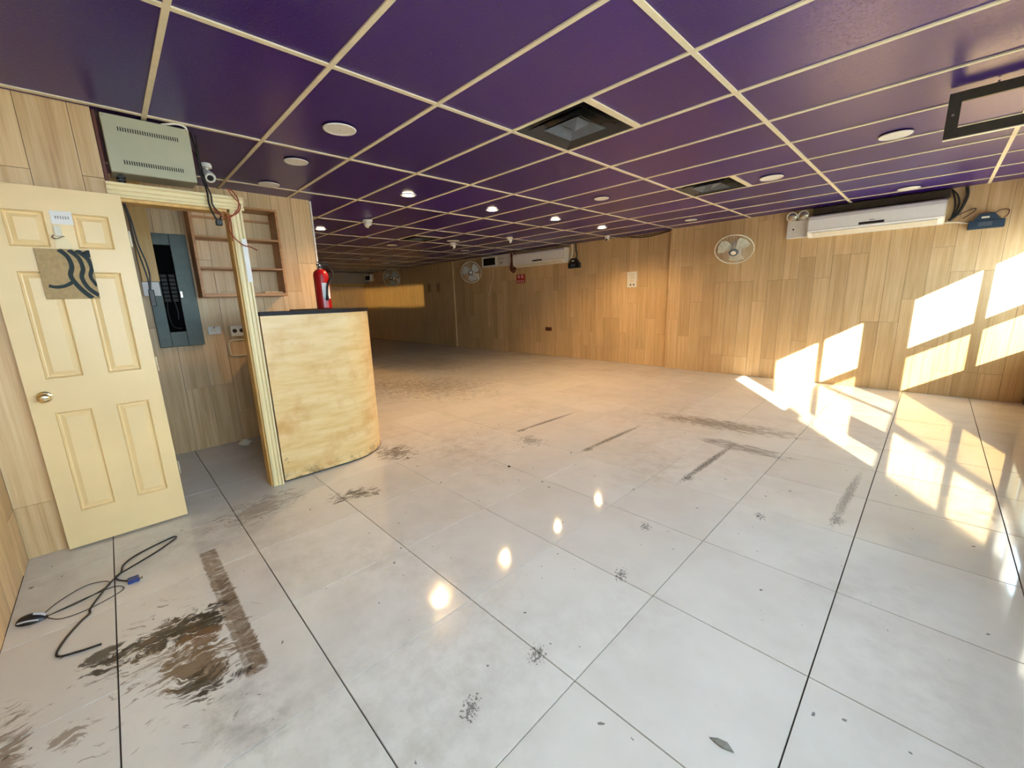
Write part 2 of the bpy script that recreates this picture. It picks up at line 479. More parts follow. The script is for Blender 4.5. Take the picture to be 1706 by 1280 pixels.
# ------------------------------------------------------------------ floor
floor = struct('floor', MB().box((X_END-.3, -.75, -.12), (X_FRONT+.18, 7.75, -.006)), 'grout')
TS, GAP = .6, .0032
FX0, FY0 = -1.35, .401
def tile_mb(w, h):
    b_ = .0012
    z1 = 0.0
    return MB().add([(-w/2,-h/2,-.007),(w/2,-h/2,-.007),(w/2,h/2,-.007),(-w/2,h/2,-.007),
                     (-w/2+b_,-h/2+b_,z1),(w/2-b_,-h/2+b_,z1),(w/2-b_,h/2-b_,z1),(-w/2+b_,h/2-b_,z1)],
                    [(4,5,6,7),(0,1,5,4),(1,2,6,5),(2,3,7,6),(3,0,4,7)])
rest = MB()
for i in range(-26, 5):
    for j in range(-3, 13):
        x0, x1 = FX0+i*TS, FX0+(i+1)*TS
        y0, y1 = FY0+j*TS, FY0+(j+1)*TS
        x0 = max(x0, X_END); x1 = min(x1, X_FRONT); y0 = max(y0, Y_LEFT); y1 = min(y1, Y_AC2)
        if x1-x0 < .02 or y1-y0 < .02: continue
        w, h = round(x1-x0-GAP, 4), round(y1-y0-GAP, 4)
        cx, cy = (x0+x1)/2, (y0+y1)/2
        seen = x1 > -10.2 and not (x1 < X_BACK and y1 < 1.8)
        if x1 > -10.2 and x1 < X_BACK and cy < 1.79*cx/-4.95*.9: seen = False
        if seen:
            piece('floor_tile', ('ft', w, h), lambda: tile_mb(w, h), 'ftile', floor, (cx, cy, 0))
        else:
            t = tile_mb(w, h); rest.add([(v[0]+cx, v[1]+cy, v[2]) for v in t.v], t.f)
ob = build('far_floor_tiles', rest, 'ftile', parent=floor); ob['kind'] = 'stuff'

# ------------------------------------------------------------------ ceiling: lay-in tiles in a cream grid
ceil = struct('ceiling', MB().box((X_END-.3, -.75, 2.56), (X_FRONT+.3, 7.75, 2.66)), 'dark')
CX0, CY0 = -.951, .353
BW = .027
VENTS = {(-2, 3): 0, (-2, 7): 0, (-6, 6): 0}   # cells (l, c) whose half is a diffuser
xl = sorted(x for x in [CX0-1.22*l for l in range(-1, 13)] if X_END < x < X_FRONT)
yl = [CY0+.61*c for c in range(-1, 12) if Y_LEFT < CY0+.61*c < Y_AC2]
xb = [X_END] + xl + [X_FRONT]
yb = [Y_LEFT] + yl + [Y_AC2]
diffusers = [(-2.171, 2.183), (-2.171, 4.623), (-7.051, 4.013)]   # lower-left corner of each 0.61 m diffuser
def ctile_mb(w, h):
    return MB().box((-w/2, -h/2, 0), (w/2, h/2, .014))
for i in range(len(xb)-1):
    for j in range(len(yb)-1):
        x0, x1, y0, y1 = xb[i], xb[i+1], yb[j], yb[j+1]
        if x1-x0 < .03 or y1-y0 < .03: continue
        for (dx, dy) in diffusers:
            if x0-.05 < dx < x1-.3 and abs(y0-dy) < .1: x0 = x0 + .61
        w, h = round(x1-x0-.006, 4), round(y1-y0-.006, 4)
        piece('ceiling_tile', ('ct', w, h), lambda: ctile_mb(w, h), 'ctile', ceil, ((x0+x1)/2, (y0+y1)/2, HC+.004))
def bar_mb(ln, axis, bw):
    m_ = MB()
    a, b_ = (-bw/2, -ln/2, -.004), (bw/2, ln/2, .004)
    if axis == 0: a, b_ = (-ln/2, -bw/2, -.0045), (ln/2, bw/2, .0045)
    return m_.box(a, b_)
for x in xl:
    piece('grid_bar', ('gy', 1), lambda: bar_mb(Y_AC2-Y_LEFT, 1, BW), 'grid', ceil, (x, (Y_AC2+Y_LEFT)/2, HC+.001))
for y in yl:
    piece('grid_bar', ('gx', 1), lambda: bar_mb(X_FRONT-X_END, 0, BW*.9), 'grid', ceil, ((X_FRONT+X_END)/2, y, HC+.001))
for (dx, dy) in diffusers:
    piece('grid_bar', ('gs', 1), lambda: bar_mb(.61, 1, .045), 'grid', ceil, (dx+.61, dy+.305, HC))

# ------------------------------------------------------------------ plank-clad walls
PW, PL, PG = .195, 1.215, .0025
def plank_wall(name, parent_mb, axis, a0, a1, face, out, zmax, mat, seed, far=None, z0=0.0):
    """axis 0: wall runs along X at y=face; axis 1: runs along Y at x=face. out = direction of the visible face (+1/-1)"""
    rnd = random.Random(seed)
    wall = struct(name, parent_mb, 'oak_back')
    n = int(math.ceil((a1-a0)/PW)); th = .010
    joined = MB()
    for k in range(n):
        u0 = a0 + k*PW; u1 = min(a1, u0+PW)
        if u1-u0 < .02: continue
        z = z0 - rnd.choice([0, .3, .6, .9])*1.0
        while z < zmax-.005:
            za, zb = max(z0, z), min(zmax, z+PL)
            z += PL
            if zb-za < .02: continue
            lift = rnd.choice([0, 0, 0, .0012, .0025])
            w, h = u1-u0-PG, zb-za-PG
            q = round(th+lift, 4)
            uc, zc = (u0+u1)/2, (za+zb)/2
            def mk(w=w, h=h, q=q):
                if axis == 0:
                    lo, hi = sorted((0, out*q)); return MB().box((-w/2, lo, -h/2), (w/2, hi, h/2))
                lo, hi = sorted((0, out*q)); return MB().box((lo, -w/2, -h/2), (hi, w/2, h/2))
            base = face - out*th
            loc = (uc, base, zc) if axis == 0 else (base, uc, zc)
            if far and far(uc):
                t = mk(); joined.add([(v[0]+loc[0], v[1]+loc[1], v[2]+loc[2]) for v in t.v], t.f)
            else:
                piece('plank', (axis, out, round(w,3), round(h,3), q, mat), mk, mat, wall, loc)
    if joined.v:
        o2 = build('far_planks', joined, mat, parent=wall); o2['kind'] = 'stuff'
    return wall
T = .010
wall_ac = plank_wall('wall_right', MB().box((X_STEP, Y_AC+T, 0), (X_FRONT, 7.74, HC+.06)), 0, X_STEP, X_FRONT, Y_AC, -1, HC+.03, 'oak', 3)
wall_ac2 = plank_wall('wall_right_rear', MB().box((X_END, Y_AC2+T, 0), (X_STEP, 7.74, HC+.06)), 0, X_END, X_STEP, Y_AC2, -1, HC+.03, 'oak', 5, far=lambda u: u < -10.0)
plank_wall('wall_left', MB().box((-3.53, Y_LEFT-.2, 0), (X_FRONT, Y_LEFT-T, HC+.06)), 0, -3.44, X_FRONT, Y_LEFT, 1, HC+.03, 'oak_side', 11)
plank_wall('wall_door', MB().box((X_PART-.08, Y_LEFT, 0), (X_PART-T, .125, HC+.06)), 1, Y_LEFT, .125, X_PART, 1, HC+.03, 'oak_side', 12)
plank_wall('wall_counter', MB().box((X_BACK-.09, Y_LEFT, 0), (X_BACK-T, Y_BACK_END, HC+.06)), 1, Y_LEFT, Y_BACK_END, X_BACK, 1, HC+.03, 'oak_side', 13)
plank_wall('wall_far', MB().box((X_END-.3, Y_LEFT, 0), (X_END-T, 7.74, HC+.06)), 1, 3.4, Y_AC2, X_END, 1, HC+.03, 'oak', 14, far=lambda u: True)
# staff room side wall behind the counter store
struct('wall_store', MB().box((X_BACK, Y_LEFT-.2, 0), (-3.53, Y_LEFT-.02, HC+.06)), 'plaster')
# added unseen wall; its slot shapes an added lamp's light on the far end
kw = MB()
kw.box((X_END, 1.69, 0), (X_BACK-.09, 1.72, 1.50)); kw.box((X_END, 1.69, 1.62), (X_BACK-.09, 1.72, HC+.06))
kw.box((-13.45, 1.69, 1.50), (X_BACK-.09, 1.72, 1.62))
struct('wall_light_slot', kw, 'plaster')
struct('wall_kitchen_rear', MB().box((X_END, Y_LEFT-.2, 0), (X_BACK-.09, Y_LEFT, HC+.06)), 'plaster')
kl = bpy.data.lights.new('added_hall_lamp', 'POINT'); kl.energy = 560; kl.color = (1, .68, .22); kl.shadow_soft_size = .015  # added unseen lamp, makes the warm band on the far wall
ko = bpy.data.objects.new('added_hall_lamp', kl); ko.location = (-13.8, .55, 1.56); C.objects.link(ko)
# trims
struct('trim_1', MB().bevbox((X_BACK-.095, Y_BACK_END, 0), (X_BACK+.012, Y_BACK_END+.018, HC-.004), .003), 'white')
struct('trim_2', MB().bevbox((-10.40, Y_AC2-.05, 0), (-10.02, Y_AC2-.001, HC-.004), .004), 'oak')
struct('trim_3', MB().bevbox((X_PART-.075, .126, 2.08), (X_PART+.004, .142, HC-.004), .002), 'rust')
struct('trim_4', MB().bevbox((X_STEP-.02, Y_AC-.012, 0), (X_STEP-.002, Y_AC2-.001, HC-.004), .002), 'oak_side')
# bulkhead at the far end
struct('trim_5', MB().bevbox((X_END+.001, 3.4, 2.05), (X_END+.45, Y_AC2-.004, HC-.006), .004), 'plaster')
struct('trim_6', MB().bevbox((X_END+.451, 3.4, 2.03), (X_END+.49, Y_AC2-.004, 2.10), .004), 'board')

# ------------------------------------------------------------------ shop front (X = 0.87), seen only as a sliver: sill wall, head, piers, glazing
TH = .10
fw = MB()
SILL, HEAD, TR0, TR1 = .645, 1.93, 1.15, 1.255
fw.box((X_FRONT, 2.27, -.1), (X_FRONT+TH, 7.74, SILL))
fw.box((X_FRONT, 2.27, HEAD), (X_FRONT+TH, 7.74, HC+.06))
fw.box((X_FRONT, -.75, 2.36), (X_FRONT+TH, 2.27, HC+.06))
for (ya, yb_) in ((2.20, 2.30), (2.86, 3.41), (5.06, 5.66), (7.36, 7.74), (-.75, -.50)):
    fw.box((X_FRONT, ya, -.1), (X_FRONT+TH, yb_, HC+.06))
struct('wall_front', fw, 'plaster')
wn_i = 1
def window(ya, yb_, z0, z1, transom=True, tint=True):
    global wn_i
    f = MB()
    d0, d1 = X_FRONT+.02, X_FRONT+.07
    for a, b_ in (((d0, ya, z0), (d1, ya+.035, z1)), ((d0, yb_-.035, z0), (d1, yb_, z1)), ((d0, ya, z0), (d1, yb_, z0+.035)), ((d0, ya, z1-.03), (d1, yb_, z1))):
        f.bevbox(a, b_, .003)
    if transom: f.bevbox((d0, ya, TR0), (d1, yb_, TR1), .003)
    w = struct('window_%d' % wn_i, f, 'alu'); wn_i += 1
    gx = X_FRONT+.045
    def pane(a, b_, c, d, mt): build('pane', MB().box((gx-.002, a, c), (gx+.002, b_, d)), mt, parent=w)
    if transom:
        pane(ya+.034, yb_-.034, z0+.034, TR0+.001, 'glass_tint' if tint else 'glass'); pane(ya+.034, yb_-.034, TR1-.001, z1-.029, 'glass')
    else: pane(ya+.034, yb_-.034, z0+.034, z1-.029, 'glass')
for (a, b_) in ((2.30, 2.86), (3.41, 4.32), (4.32, 5.06), (5.66, 6.63), (6.63, 7.36)):
    window(a, b_, SILL, HEAD)
window(-.50, .85, .95, 2.36, False); window(.85, 2.20, .95, 2.36, False)
struct('trim_7', MB().box((X_FRONT, -.5, -.1), (X_FRONT+TH, 2.2, .95)), 'plaster')
# the street outside
struct('ground_outside', MB().box((X_FRONT+TH+.01, -14, -.3), (26, 26, -.12)), 'outside')
nb = MB().box((X_FRONT+.3, -1.9, -.12), (3.28, -1.5, 5.5))  # unseen slab added to keep the sun off the near panes
struct('sun_blocker', nb, 'sun_block')

# ------------------------------------------------------------------ door wall: frame, open door, things on it
fr = thing('door_frame', (-3.44, .45, 0), 'cream moulded door frame beside the counter, without a wall above it', 'door frame')
# right post: casing with stepped profile, plus deep jamb
def casing_post(y0, y1, z1):
    m_ = MB()
    w = y1-y0
    prof = [(-3.45, y0), (-3.425, y0), (-3.420, y0+.15*w), (-3.432, y0+.22*w), (-3.432, y0+.42*w), (-3.424, y0+.5*w), (-3.424, y0+.72*w), (-3.412, y0+.8*w), (-3.412, y1-.004), (-3.45, y1)]
    return m_.extrude(prof, 2, 0, z1)
build('post', casing_post(.712, .785, 2.03), 'cream', parent=fr)
build('jamb', MB().bevbox((-3.56, .700, 0), (-3.45, .722, 2.03), .002), 'board', parent=fr)
hd = MB()
h0, h1 = 2.03, 2.115; w = h1-h0
prof = [(-3.45, h0), (-3.425, h0), (-3.420, h0+.15*w), (-3.432, h0+.22*w), (-3.432, h0+.42*w), (-3.424, h0+.5*w), (-3.424, h0+.72*w), (-3.412, h0+.8*w), (-3.412, h1-.004), (-3.45, h1)]
hd.extrude([(q[0], q[1]) for q in prof], 1, .122, .80)
build('header', hd, 'cream', parent=fr)
build('head_jamb', MB().bevbox((-3.56, .17, 2.012), (-3.45, .722, 2.034), .002), 'board', parent=fr)
build('hinge_jamb', MB().bevbox((-3.54, .128, 0), (-3.452, .172, 2.02), .002), 'cream', parent=fr)
# paper strip taped on the post
build('paper_strip', MB().box((-3.4118, .752, 1.55), (-3.4105, .783, 1.84)), 'paper', label='narrow white paper strip taped on the door frame post', cat='paper')

D0, D1, DX0, DX1 = -.382, .172, -3.425, -3.385    # leaf, folded back flat against the wall
door = thing('door_1', (-3.405, -.1, .012), 'cream six-panel door swung fully open against the left wall', 'door')
door['kind'] = 'structure'
yb2 = [D0, D0+.085, D0+.235, D0+.335, D0+.485, D1]
zb2 = [.012, .225, .83, 1.02, 1.60, 1.725, 1.91, 2.035]
leaf = MB()
panels = []
for i in range(5):
    for j in range(7):
        a, b_, c, d = yb2[i], yb2[i+1], zb2[j], zb2[j+1]
        if i in (1, 3) and j in (1, 3, 5): panels.append((a, b_, c, d))
        else: leaf.quad((DX1, a, c), (DX1, b_, c), (DX1, b_, d), (DX1, a, d))
za, zb_ = zb2[0], zb2[-1]
leaf.quad((DX0, D0, za), (DX0, D1, za), (DX0, D1, zb_), (DX0, D0, zb_))
leaf.quad((DX0, D0, za), (DX1, D0, za), (DX1, D0, zb_), (DX0, D0, zb_))
leaf.quad((DX0, D1, za), (DX1, D1, za), (DX1, D1, zb_), (DX0, D1, zb_))
leaf.quad((DX0, D0, za), (DX0, D1, za), (DX1, D1, za), (DX1, D0, za))
leaf.quad((DX0, D0, zb_), (DX0, D1, zb_), (DX1, D1, zb_), (DX1, D0, zb_))
build('leaf', leaf, 'door', parent=door)
def ring(m_, r0, x0, r1, x1):
    (a, b_, c, d), (e, f_, g_, h) = r0, r1
    o0 = [(x0, a, c), (x0, b_, c), (x0, b_, d), (x0, a, d)]; o1 = [(x1, e, g_), (x1, f_, g_), (x1, f_, h), (x1, e, h)]
    for i in range(4):
        j = (i+1) % 4
        m_.quad(o0[i], o0[j], o1[j], o1[i])
for (a, b_, c, d) in panels:
    m_ = MB()
    def ins(k): return (a+k, b_-k, c+k, d-k)
    ring(m_, ins(0), DX1, ins(.004), DX1+.004); ring(m_, ins(.004), DX1+.004, ins(.011), DX1-.011)
    ring(m_, ins(.011), DX1-.011, ins(.016), DX1-.012); ring(m_, ins(.016), DX1-.012, ins(.036), DX1-.001)
    e = ins(.036)
    m_.quad((DX1-.001, e[0], e[2]), (DX1-.001, e[1], e[2]), (DX1-.001, e[1], e[3]), (DX1-.001, e[0], e[3]))
    build('panel', m_, 'door', parent=door)
knob = build('knob', MB().lathe((DX1, -.318, .925), [(.031, 0), (.031, .004), (.026, .007), (.011, .010), (.011, .028), (.020, .034), (.026, .044), (.026, .054), (.021, .060), (.008, .063)], 28, (1,0,0)), 'brass', parent=door, smooth=True)
knob['label'] = 'polished pale brass door knob'
build('keyhole', MB().lathe((DX1+.0632, -.318, .925), [(.006, 0), (.005, .002)], 14, (1,0,0)), 'steel', parent=knob)
for z in (.30, 1.0, 1.75):
    build('hinge', MB().lathe((DX1-.012, D1+.006, z), [(.006, 0), (.006, .09)], 10), 'steel', parent=door)

XS = DX1
note = thing('paper_notice', (XS+.001, -.085, 1.85), 'small white paper notice with black writing on the open door', 'notice')
build('sheet', MB().box((XS+.0006, -.128, 1.850), (XS+.0018, -.044, 1.918)), 'paper', parent=note)
rn = random.Random(4)
for k in range(6):
    y = -.112 + k*.0095
    m_ = MB()
    for q in range(3):
        z = 1.879 + q*.005 + rn.uniform(-.001, .001)
        m_.box((XS+.0018, y + rn.uniform(0, .002), z), (XS+.0022, y+.007, z+.0016))
    m_.box((XS+.0018, y+.003, 1.877), (XS+.0022, y+.0046, 1.893))
    build('writing', m_, 'black', parent=note)
hook = thing('adhesive_hook', (XS+.004, -.098, 1.725), 'beige plastic adhesive hook above the paper bag piece on the door', 'hook')
build('plate', MB().extrude([(-.132, 1.720), (-.070, 1.720), (-.070, 1.748), (-.082, 1.772), (-.102, 1.784), (-.132, 1.784)], 0, XS+.0005, XS+.013), 'cream', parent=hook)
build('socket', MB().bevbox((XS+.0005, -.126, 1.785), (XS+.016, -.098, 1.842), .003), 'ivory', parent=hook)
build('loop', MB().tube([(XS+.014, -.132, 1.79), (XS+.022, -.138, 1.776), (XS+.024, -.122, 1.770), (XS+.020, -.100, 1.782), (XS+.012, -.092, 1.786)], .003), 'steel', parent=hook)
bag = thing('paper_bag_piece', (XS+.005, -.11, 1.45), 'square of kraft paper printed with dark wavy stripes, hung on the door', 'paper')
B0, B1, BZ0, BZ1 = -.216, -.008, 1.452, 1.718
build('sheet', MB().bevbox((XS+.0075, B0, BZ0), (XS+.013, B1, BZ1), .001), 'kraft', parent=bag)
def wave(name, pts, w0, w1):
    """printed band following pts (u,v in 0..1 of the sheet)"""
    m_ = MB(); n = 18
    P = [Vector((u, v)) for u, v in pts]
    Q = []
    for i in range(len(P)-1):
        p0 = P[max(i-1, 0)]; p1 = P[i]; p2 = P[i+1]; p3 = P[min(i+2, len(P)-1)]
        for k in range(6):
            t = k/6; Q.append(.5*((2*p1)+(p2-p0)*t+(2*p0-5*p1+4*p2-p3)*t*t+(3*p1-p0-3*p2+p3)*t**3))
    Q.append(P[-1]); L_, R_ = [], []
    for i, q in enumerate(Q):
        d = (Q[min(i+1, len(Q)-1)]-Q[max(i-1, 0)]).normalized(); nrm = Vector((-d.y, d.x))
        ww = (w0+(w1-w0)*i/(len(Q)-1))/2
        for lst, sg in ((L_, 1), (R_, -1)):
            r = q+nrm*ww*sg
            lst.append((min(max(r.x, 0), 1), min(max(r.y, 0), 1)))
    def w3(u, v): return (XS+.0133, B0+u*(B1-B0), BZ0+v*(BZ1-BZ0))
    vs = [w3(*q) for q in L_]+[w3(*q) for q in R_]; k = len(L_)
    m_.add(vs, [(i, i+1, k+i+1, k+i) for i in range(k-1)])
    build(name, m_, 'ink', parent=bag)
wave('printed_band', [(.42, 1.0), (.56, .86), (.60, .66), (.54, .46), (.66, .22), (.86, 0)], .09, .10)
wave('printed_band', [(.60, 1.0), (.76, .84), (.80, .62), (.74, .44), (.82, .22), (1.0, .06)], .09, .09)
wave('printed_band', [(.74, 1.0), (.92, .84), (.97, .64), (.91, .46), (1.0, .26)], .10, .07)
wave('printed_band', [(.90, 1.0), (.97, .93), (1.0, .86)], .16, .08)
wave('printed_band', [(.10, .27), (.20, .245), (.32, .25), (.44, .285), (.54, .34)], .06, .07)

# control box hung in the opening above the frame
cb = thing('control_box', (-3.5, .36, 2.165), 'grey-beige metal control box with two rows of vent slots, above the door frame', 'control box')
build('body', MB().bevbox((-3.60, .158, 2.168), (-3.418, .560, 2.478), .004), 'greybox', parent=cb)
for zr in (2.405, 2.228):
    for k in range(26):
        y = .225 + k*.0108
        piece('vent_slot', ('slot',), lambda: MB().box((-.0004, -.0026, -.011), (.0012, .0026, .011)), 'dark', cb, (-3.418, y, zr))
build('bracket', MB().bevbox((-3.50, .186, 2.116), (-3.46, .206, 2.166), .003).bevbox((-3.51, .176, 2.128), (-3.45, .218, 2.136), .002).bevbox((-3.51, .176, 2.146), (-3.45, .218, 2.154), .002), 'black', parent=cb)
for (y, z) in ((.172, 2.466), (.546, 2.466), (.172, 2.18), (.546, 2.18)):
    build('screw', MB().lathe((-3.418, y, z), [(.004, 0), (.003, .002)], 10, (1,0,0)), 'steel', parent=cb)
build('white_cable', MB().tube([(-3.43, .43, 2.479), (-3.40, .50, 2.49), (-3.41, .545, 2.485), (-3.44, .55, 2.46)], .006), 'white', parent=cb)

# cables at the frame
cbl = build('cable_bundle', MB().tube([(-3.47, .575, 2.48), (-3.46, .592, 2.36), (-3.45, .588, 2.24), (-3.435, .60, 2.16), (-3.40, .60, 2.105), (-3.405, .60, 2.05), (-3.44, .62, 1.99), (-3.45, .64, 1.955)], .006)
      .tube([(-3.48, .60, 2.47), (-3.47, .602, 2.30), (-3.45, .612, 2.17), (-3.404, .618, 2.10), (-3.41, .62, 2.04), (-3.44, .66, 1.99), (-3.45, .650, 1.955)], .005), 'cord', label='black cable pair hanging over the door frame header to a plug', cat='cable')
build('plug', MB().bevbox((-3.47, .628, 1.922), (-3.43, .664, 1.958), .004), 'black', parent=cbl)
build('loose_wire', MB().tube([(-3.395, .715, 2.155), (-3.392, .745, 2.135), (-3.390, .765, 2.09), (-3.390, .760, 2.04), (-3.395, .735, 2.00), (-3.40, .70, 1.972), (-3.405, .66, 1.978), (-3.41, .62, 2.02)], .004)
      .tube([(-3.40, .70, 1.972), (-3.40, .688, 1.90), (-3.40, .705, 1.85), (-3.395, .75, 1.80), (-3.392, .80, 1.785), (-3.388, .835, 1.765)], .004)
      .tube([(-3.40, .70, 1.972), (-3.41, .708, 1.93), (-3.42, .70, 1.82)], .003)
      .tube([(-3.395, .715, 2.155), (-3.39, .735, 2.11), (-3.39, .772, 2.06), (-3.395, .755, 2.01), (-3.40, .71, 1.985), (-3.40, .67, 2.005)], .0035), 'redwire', label='tangle of thin reddish-brown wire draped on the door frame corner', cat='wire')
build('twin_cable', MB().tube([(-3.50, .186, 2.02), (-3.49, .196, 1.90), (-3.49, .20, 1.78), (-3.49, .215, 1.66), (-3.49, .225, 1.56), (-3.49, .222, 1.50)], .0045)
      .tube([(-3.51, .190, 2.02), (-3.50, .206, 1.90), (-3.50, .214, 1.78), (-3.50, .232, 1.68), (-3.50, .238, 1.60), (-3.49, .226, 1.50)], .0045)
      .bevbox((-3.505, .214, 1.40), (-3.48, .242, 1.505), .004), 'cord', label='black twin cord hanging beside the open door edge', cat='cable')
# bullet camera under the ceiling behind the frame
def bullet_cam(loc):
    t = thing('security_camera', (loc[0], loc[1], HC-.02), 'white security camera beside the grey-beige control box', 'camera')
    x, y, z = loc
    build('base', MB().lathe((x-.03, y+.0, z+.06), [(.035, 0), (.035, .02), (.03, .03)], 20), 'white', parent=t, smooth=True)
    build('arm', MB().tube([(x-.03, y, z+.06), (x-.02, y, z+.03), (x, y, z)], .012, 8), 'white', parent=t, smooth=True)
    ax = Vector((.85, .05, -.45)).normalized()
    build('housing', MB().lathe((x, y, z), [(.022, -.05), (.034, -.04), (.037, 0), (.037, .035), (.030, .048)], 22, ax), 'white', parent=t, smooth=True)
    build('lens', MB().lathe(Vector((x, y, z))+ax*.048, [(.020, 0), (.016, .003)], 18, ax), 'black', parent=t)
bullet_cam((-3.75, .685, 2.302))
build('bracket_cable', MB().tube([(-3.78, .60, 2.49), (-3.70, .63, 2.40), (-3.68, .64, 2.33), (-3.60, .62, 2.28), (-3.52, .62, 2.22)], .005), 'cord', label='dark cable between ceiling and white camera by the control box', cat='cable')

# ------------------------------------------------------------------ wall behind the counter: panel, shelf, switches
ep = thing('electrical_panel', (-4.93, .46, 1.03), 'grey-green steel electrical panel with dark open breaker bay', 'electrical panel')
ex0, ex1 = -4.949, -4.915
y0, y1, z0, z1 = .305, .640, 1.033, 2.045
iy0, iy1, iz0, iz1 = .395, .515, 1.17, 1.945
m_ = MB().bevbox((ex0, y0, z0), (ex1, iy0, z1), .003).bevbox((ex0, iy1, z0), (ex1, y1, z1), .003).bevbox((ex0, iy0, z0), (ex1, iy1, iz0), .003).bevbox((ex0, iy0, iz1), (ex1, iy1, z1), .003)
build('frame', m_, 'greenmetal', parent=ep)
build('bay', MB().box((ex0+.001, iy0-.001, iz0-.001), (ex0+.006, iy1+.001, iz1+.001)), 'void', parent=ep)
for k in range(7):
    z = 1.46 + k*.036
    piece('breaker', ('brk',), lambda: MB().bevbox((0, -.022, -.015), (.020, .022, .015), .002), 'dark', ep, (ex0+.006, iy0+.03, z))
    piece('breaker', ('brk',), lambda: None, 'dark', ep, (ex0+.006, iy0+.088, z))
build('wiring', MB().tube([(ex0+.012, .42, 1.45), (ex0+.016, .41, 1.34), (ex0+.012, .43, 1.22), (ex0+.014, .49, 1.20)], .004).tube([(ex0+.012, .47, 1.45), (ex0+.016, .48, 1.36), (ex0+.012, .475, 1.28)], .006), 'cord', parent=ep)
build('latch', MB().bevbox((ex1, .52, 1.48), (ex1+.012, .54, 1.54), .003), 'steel', parent=ep)
bd = thing('wall_board', (-4.93, .345, 1.62), 'yellow wooden board on the wall left of the electrical panel', 'board')
build('plank', MB().bevbox((-4.949, .275, 1.625), (-4.905, .395, 2.47), .003), 'board', parent=bd)
build('white_card', MB().box((-4.914, .270, 1.50), (-4.908, .385, 1.622)), 'paper', label='blank white card under the yellow board beside the electrical panel', cat='card')

sh = thing('wall_shelf', (-4.87, 1.05, 1.475), 'open pine wall shelf with three compartments behind the door frame', 'shelf')
sx0, sx1 = -4.949, -4.72
build('side', MB().bevbox((sx0, .660, 1.478), (sx1, .682, 2.315), .002), 'shelf', parent=sh)
build('side', MB().bevbox((sx0, 1.362, 1.478), (sx1, 1.384, 2.315), .002), 'shelf', parent=sh)
build('top_board', MB().bevbox((sx0, .682, 2.293), (sx1, 1.362, 2.315), .002), 'shelf', parent=sh)
build('bottom_board', MB().bevbox((sx0, .682, 1.478), (sx1, 1.362, 1.508), .002), 'shelf', parent=sh)
for z in (1.742, 2.018): build('shelf_board', MB().bevbox((sx0, .682, z-.009), (sx1-.004, 1.362, z+.009), .002), 'shelf', parent=sh)
build('back_rail', MB().bevbox((sx0, .682, 2.21), (sx0+.02, 1.362, 2.23), .002), 'shelf', parent=sh)
build('wood_offcut', MB().bevbox((-4.80, 1.18, 1.5085), (-4.76, 1.35, 1.526), .004), 'oak_side', label='pale wooden stick lying in the bottom of the wall shelf', cat='stick')

sw = thing('wall_switch', (-4.94, .735, 1.12), 'small white wall switch with a red mark, under the shelf', 'switch')
build('plate', MB().bevbox((-4.949, .682, 1.124), (-4.935, .787, 1.198), .003), 'white', parent=sw)
build('rocker', MB().bevbox((-4.935, .715, 1.150), (-4.930, .755, 1.182), .002), 'ivory', parent=sw)
build('red_mark', MB().box((-4.9352, .728, 1.184), (-4.9345, .742, 1.194)), 'redpaper', parent=sw)
so = thing('socket_block', (-4.94, .955, 1.08), 'white multi-socket block on the wall beside the frame post', 'socket')
build('plate', MB().bevbox((-4.949, .865, 1.09), (-4.925, 1.06, 1.195), .004), 'white', parent=so)
for k in range(3):
    build('outlet', MB().lathe((-4.925, .90+k*.06, 1.145), [(.020, 0), (.018, .002)], 16, (1,0,0)), 'dark', parent=so)
build('wall_conduit', MB().tube([(-4.944, 1.08, 1.045), (-4.944, .96, 1.05), (-4.944, .87, 1.05), (-4.944, .835, 1.02), (-4.944, .835, .93), (-4.944, .85, .895), (-4.944, .96, .89), (-4.944, 1.08, .89)], .006, 6), 'ivory', label='thin white cable loop stapled on the wall below the socket block', cat='cable')
def crumple(name, loc, r, mat, label, cat, seed=1, flat=.7):
    rr = random.Random(seed); m_ = MB()
    import bmesh
    bm = bmesh.new(); bmesh.ops.create_icosphere(bm, subdivisions=2, radius=r)
    vs = [(v.co.x*rr.uniform(.6, 1.25)+loc[0], v.co.y*rr.uniform(.6, 1.25)+loc[1], max(.001, v.co.z*flat*rr.uniform(.6, 1.2)+r*flat*.8)+loc[2]) for v in bm.verts]
    fs = [tuple(v.index for v in f.verts) for f in bm.faces]; bm.free()
    return build(name, m_.add(vs, fs), mat, label=label, cat=cat)
crumple('crumpled_paper', (-4.72, .79, 0), .055, 'ivory', 'crumpled pale paper scrap on the floor behind the door frame', 'paper')

# ------------------------------------------------------------------ counter
ct = thing('counter', (-3.9, 1.3, 0), 'plywood reception counter with a rounded corner and black top', 'counter')
RAD = .48
def counter_path(off=0):
    """outer plan line from the frame post round the corner to the wall; off moves it inwards"""
    pts = [(-3.45-off, .80)]
    cx, cy = -3.45-RAD, 1.80-RAD
    pts.append((-3.45-off, cy))
    for k in range(1, 17):
        a = k/16*PI/2
        pts.append((cx+(RAD-off)*math.cos(a), cy+(RAD-off)*math.sin(a)))
    pts.append((X_BACK+.015, 1.80-off))
    return pts
def strip(o0, o1, z0, z1):
    A, B = counter_path(o0), counter_path(o1); n = len(A); m_ = MB()
    vs = [(*q, z0) for q in A]+[(*q, z1) for q in A]+[(*q, z0) for q in B]+[(*q, z1) for q in B]
    fs = []
    for i in range(n-1):
        fs += [(i, i+1, n+i+1, n+i), (2*n+i, 3*n+i, 3*n+i+1, 2*n+i+1), (n+i, n+i+1, 3*n+i+1, 3*n+i), (i, 2*n+i, 2*n+i+1, i+1)]
    fs += [(0, n, 3*n, 2*n), (n-1, 3*n-1, 4*n-1, 2*n-1)]
    return m_.add(vs, fs)
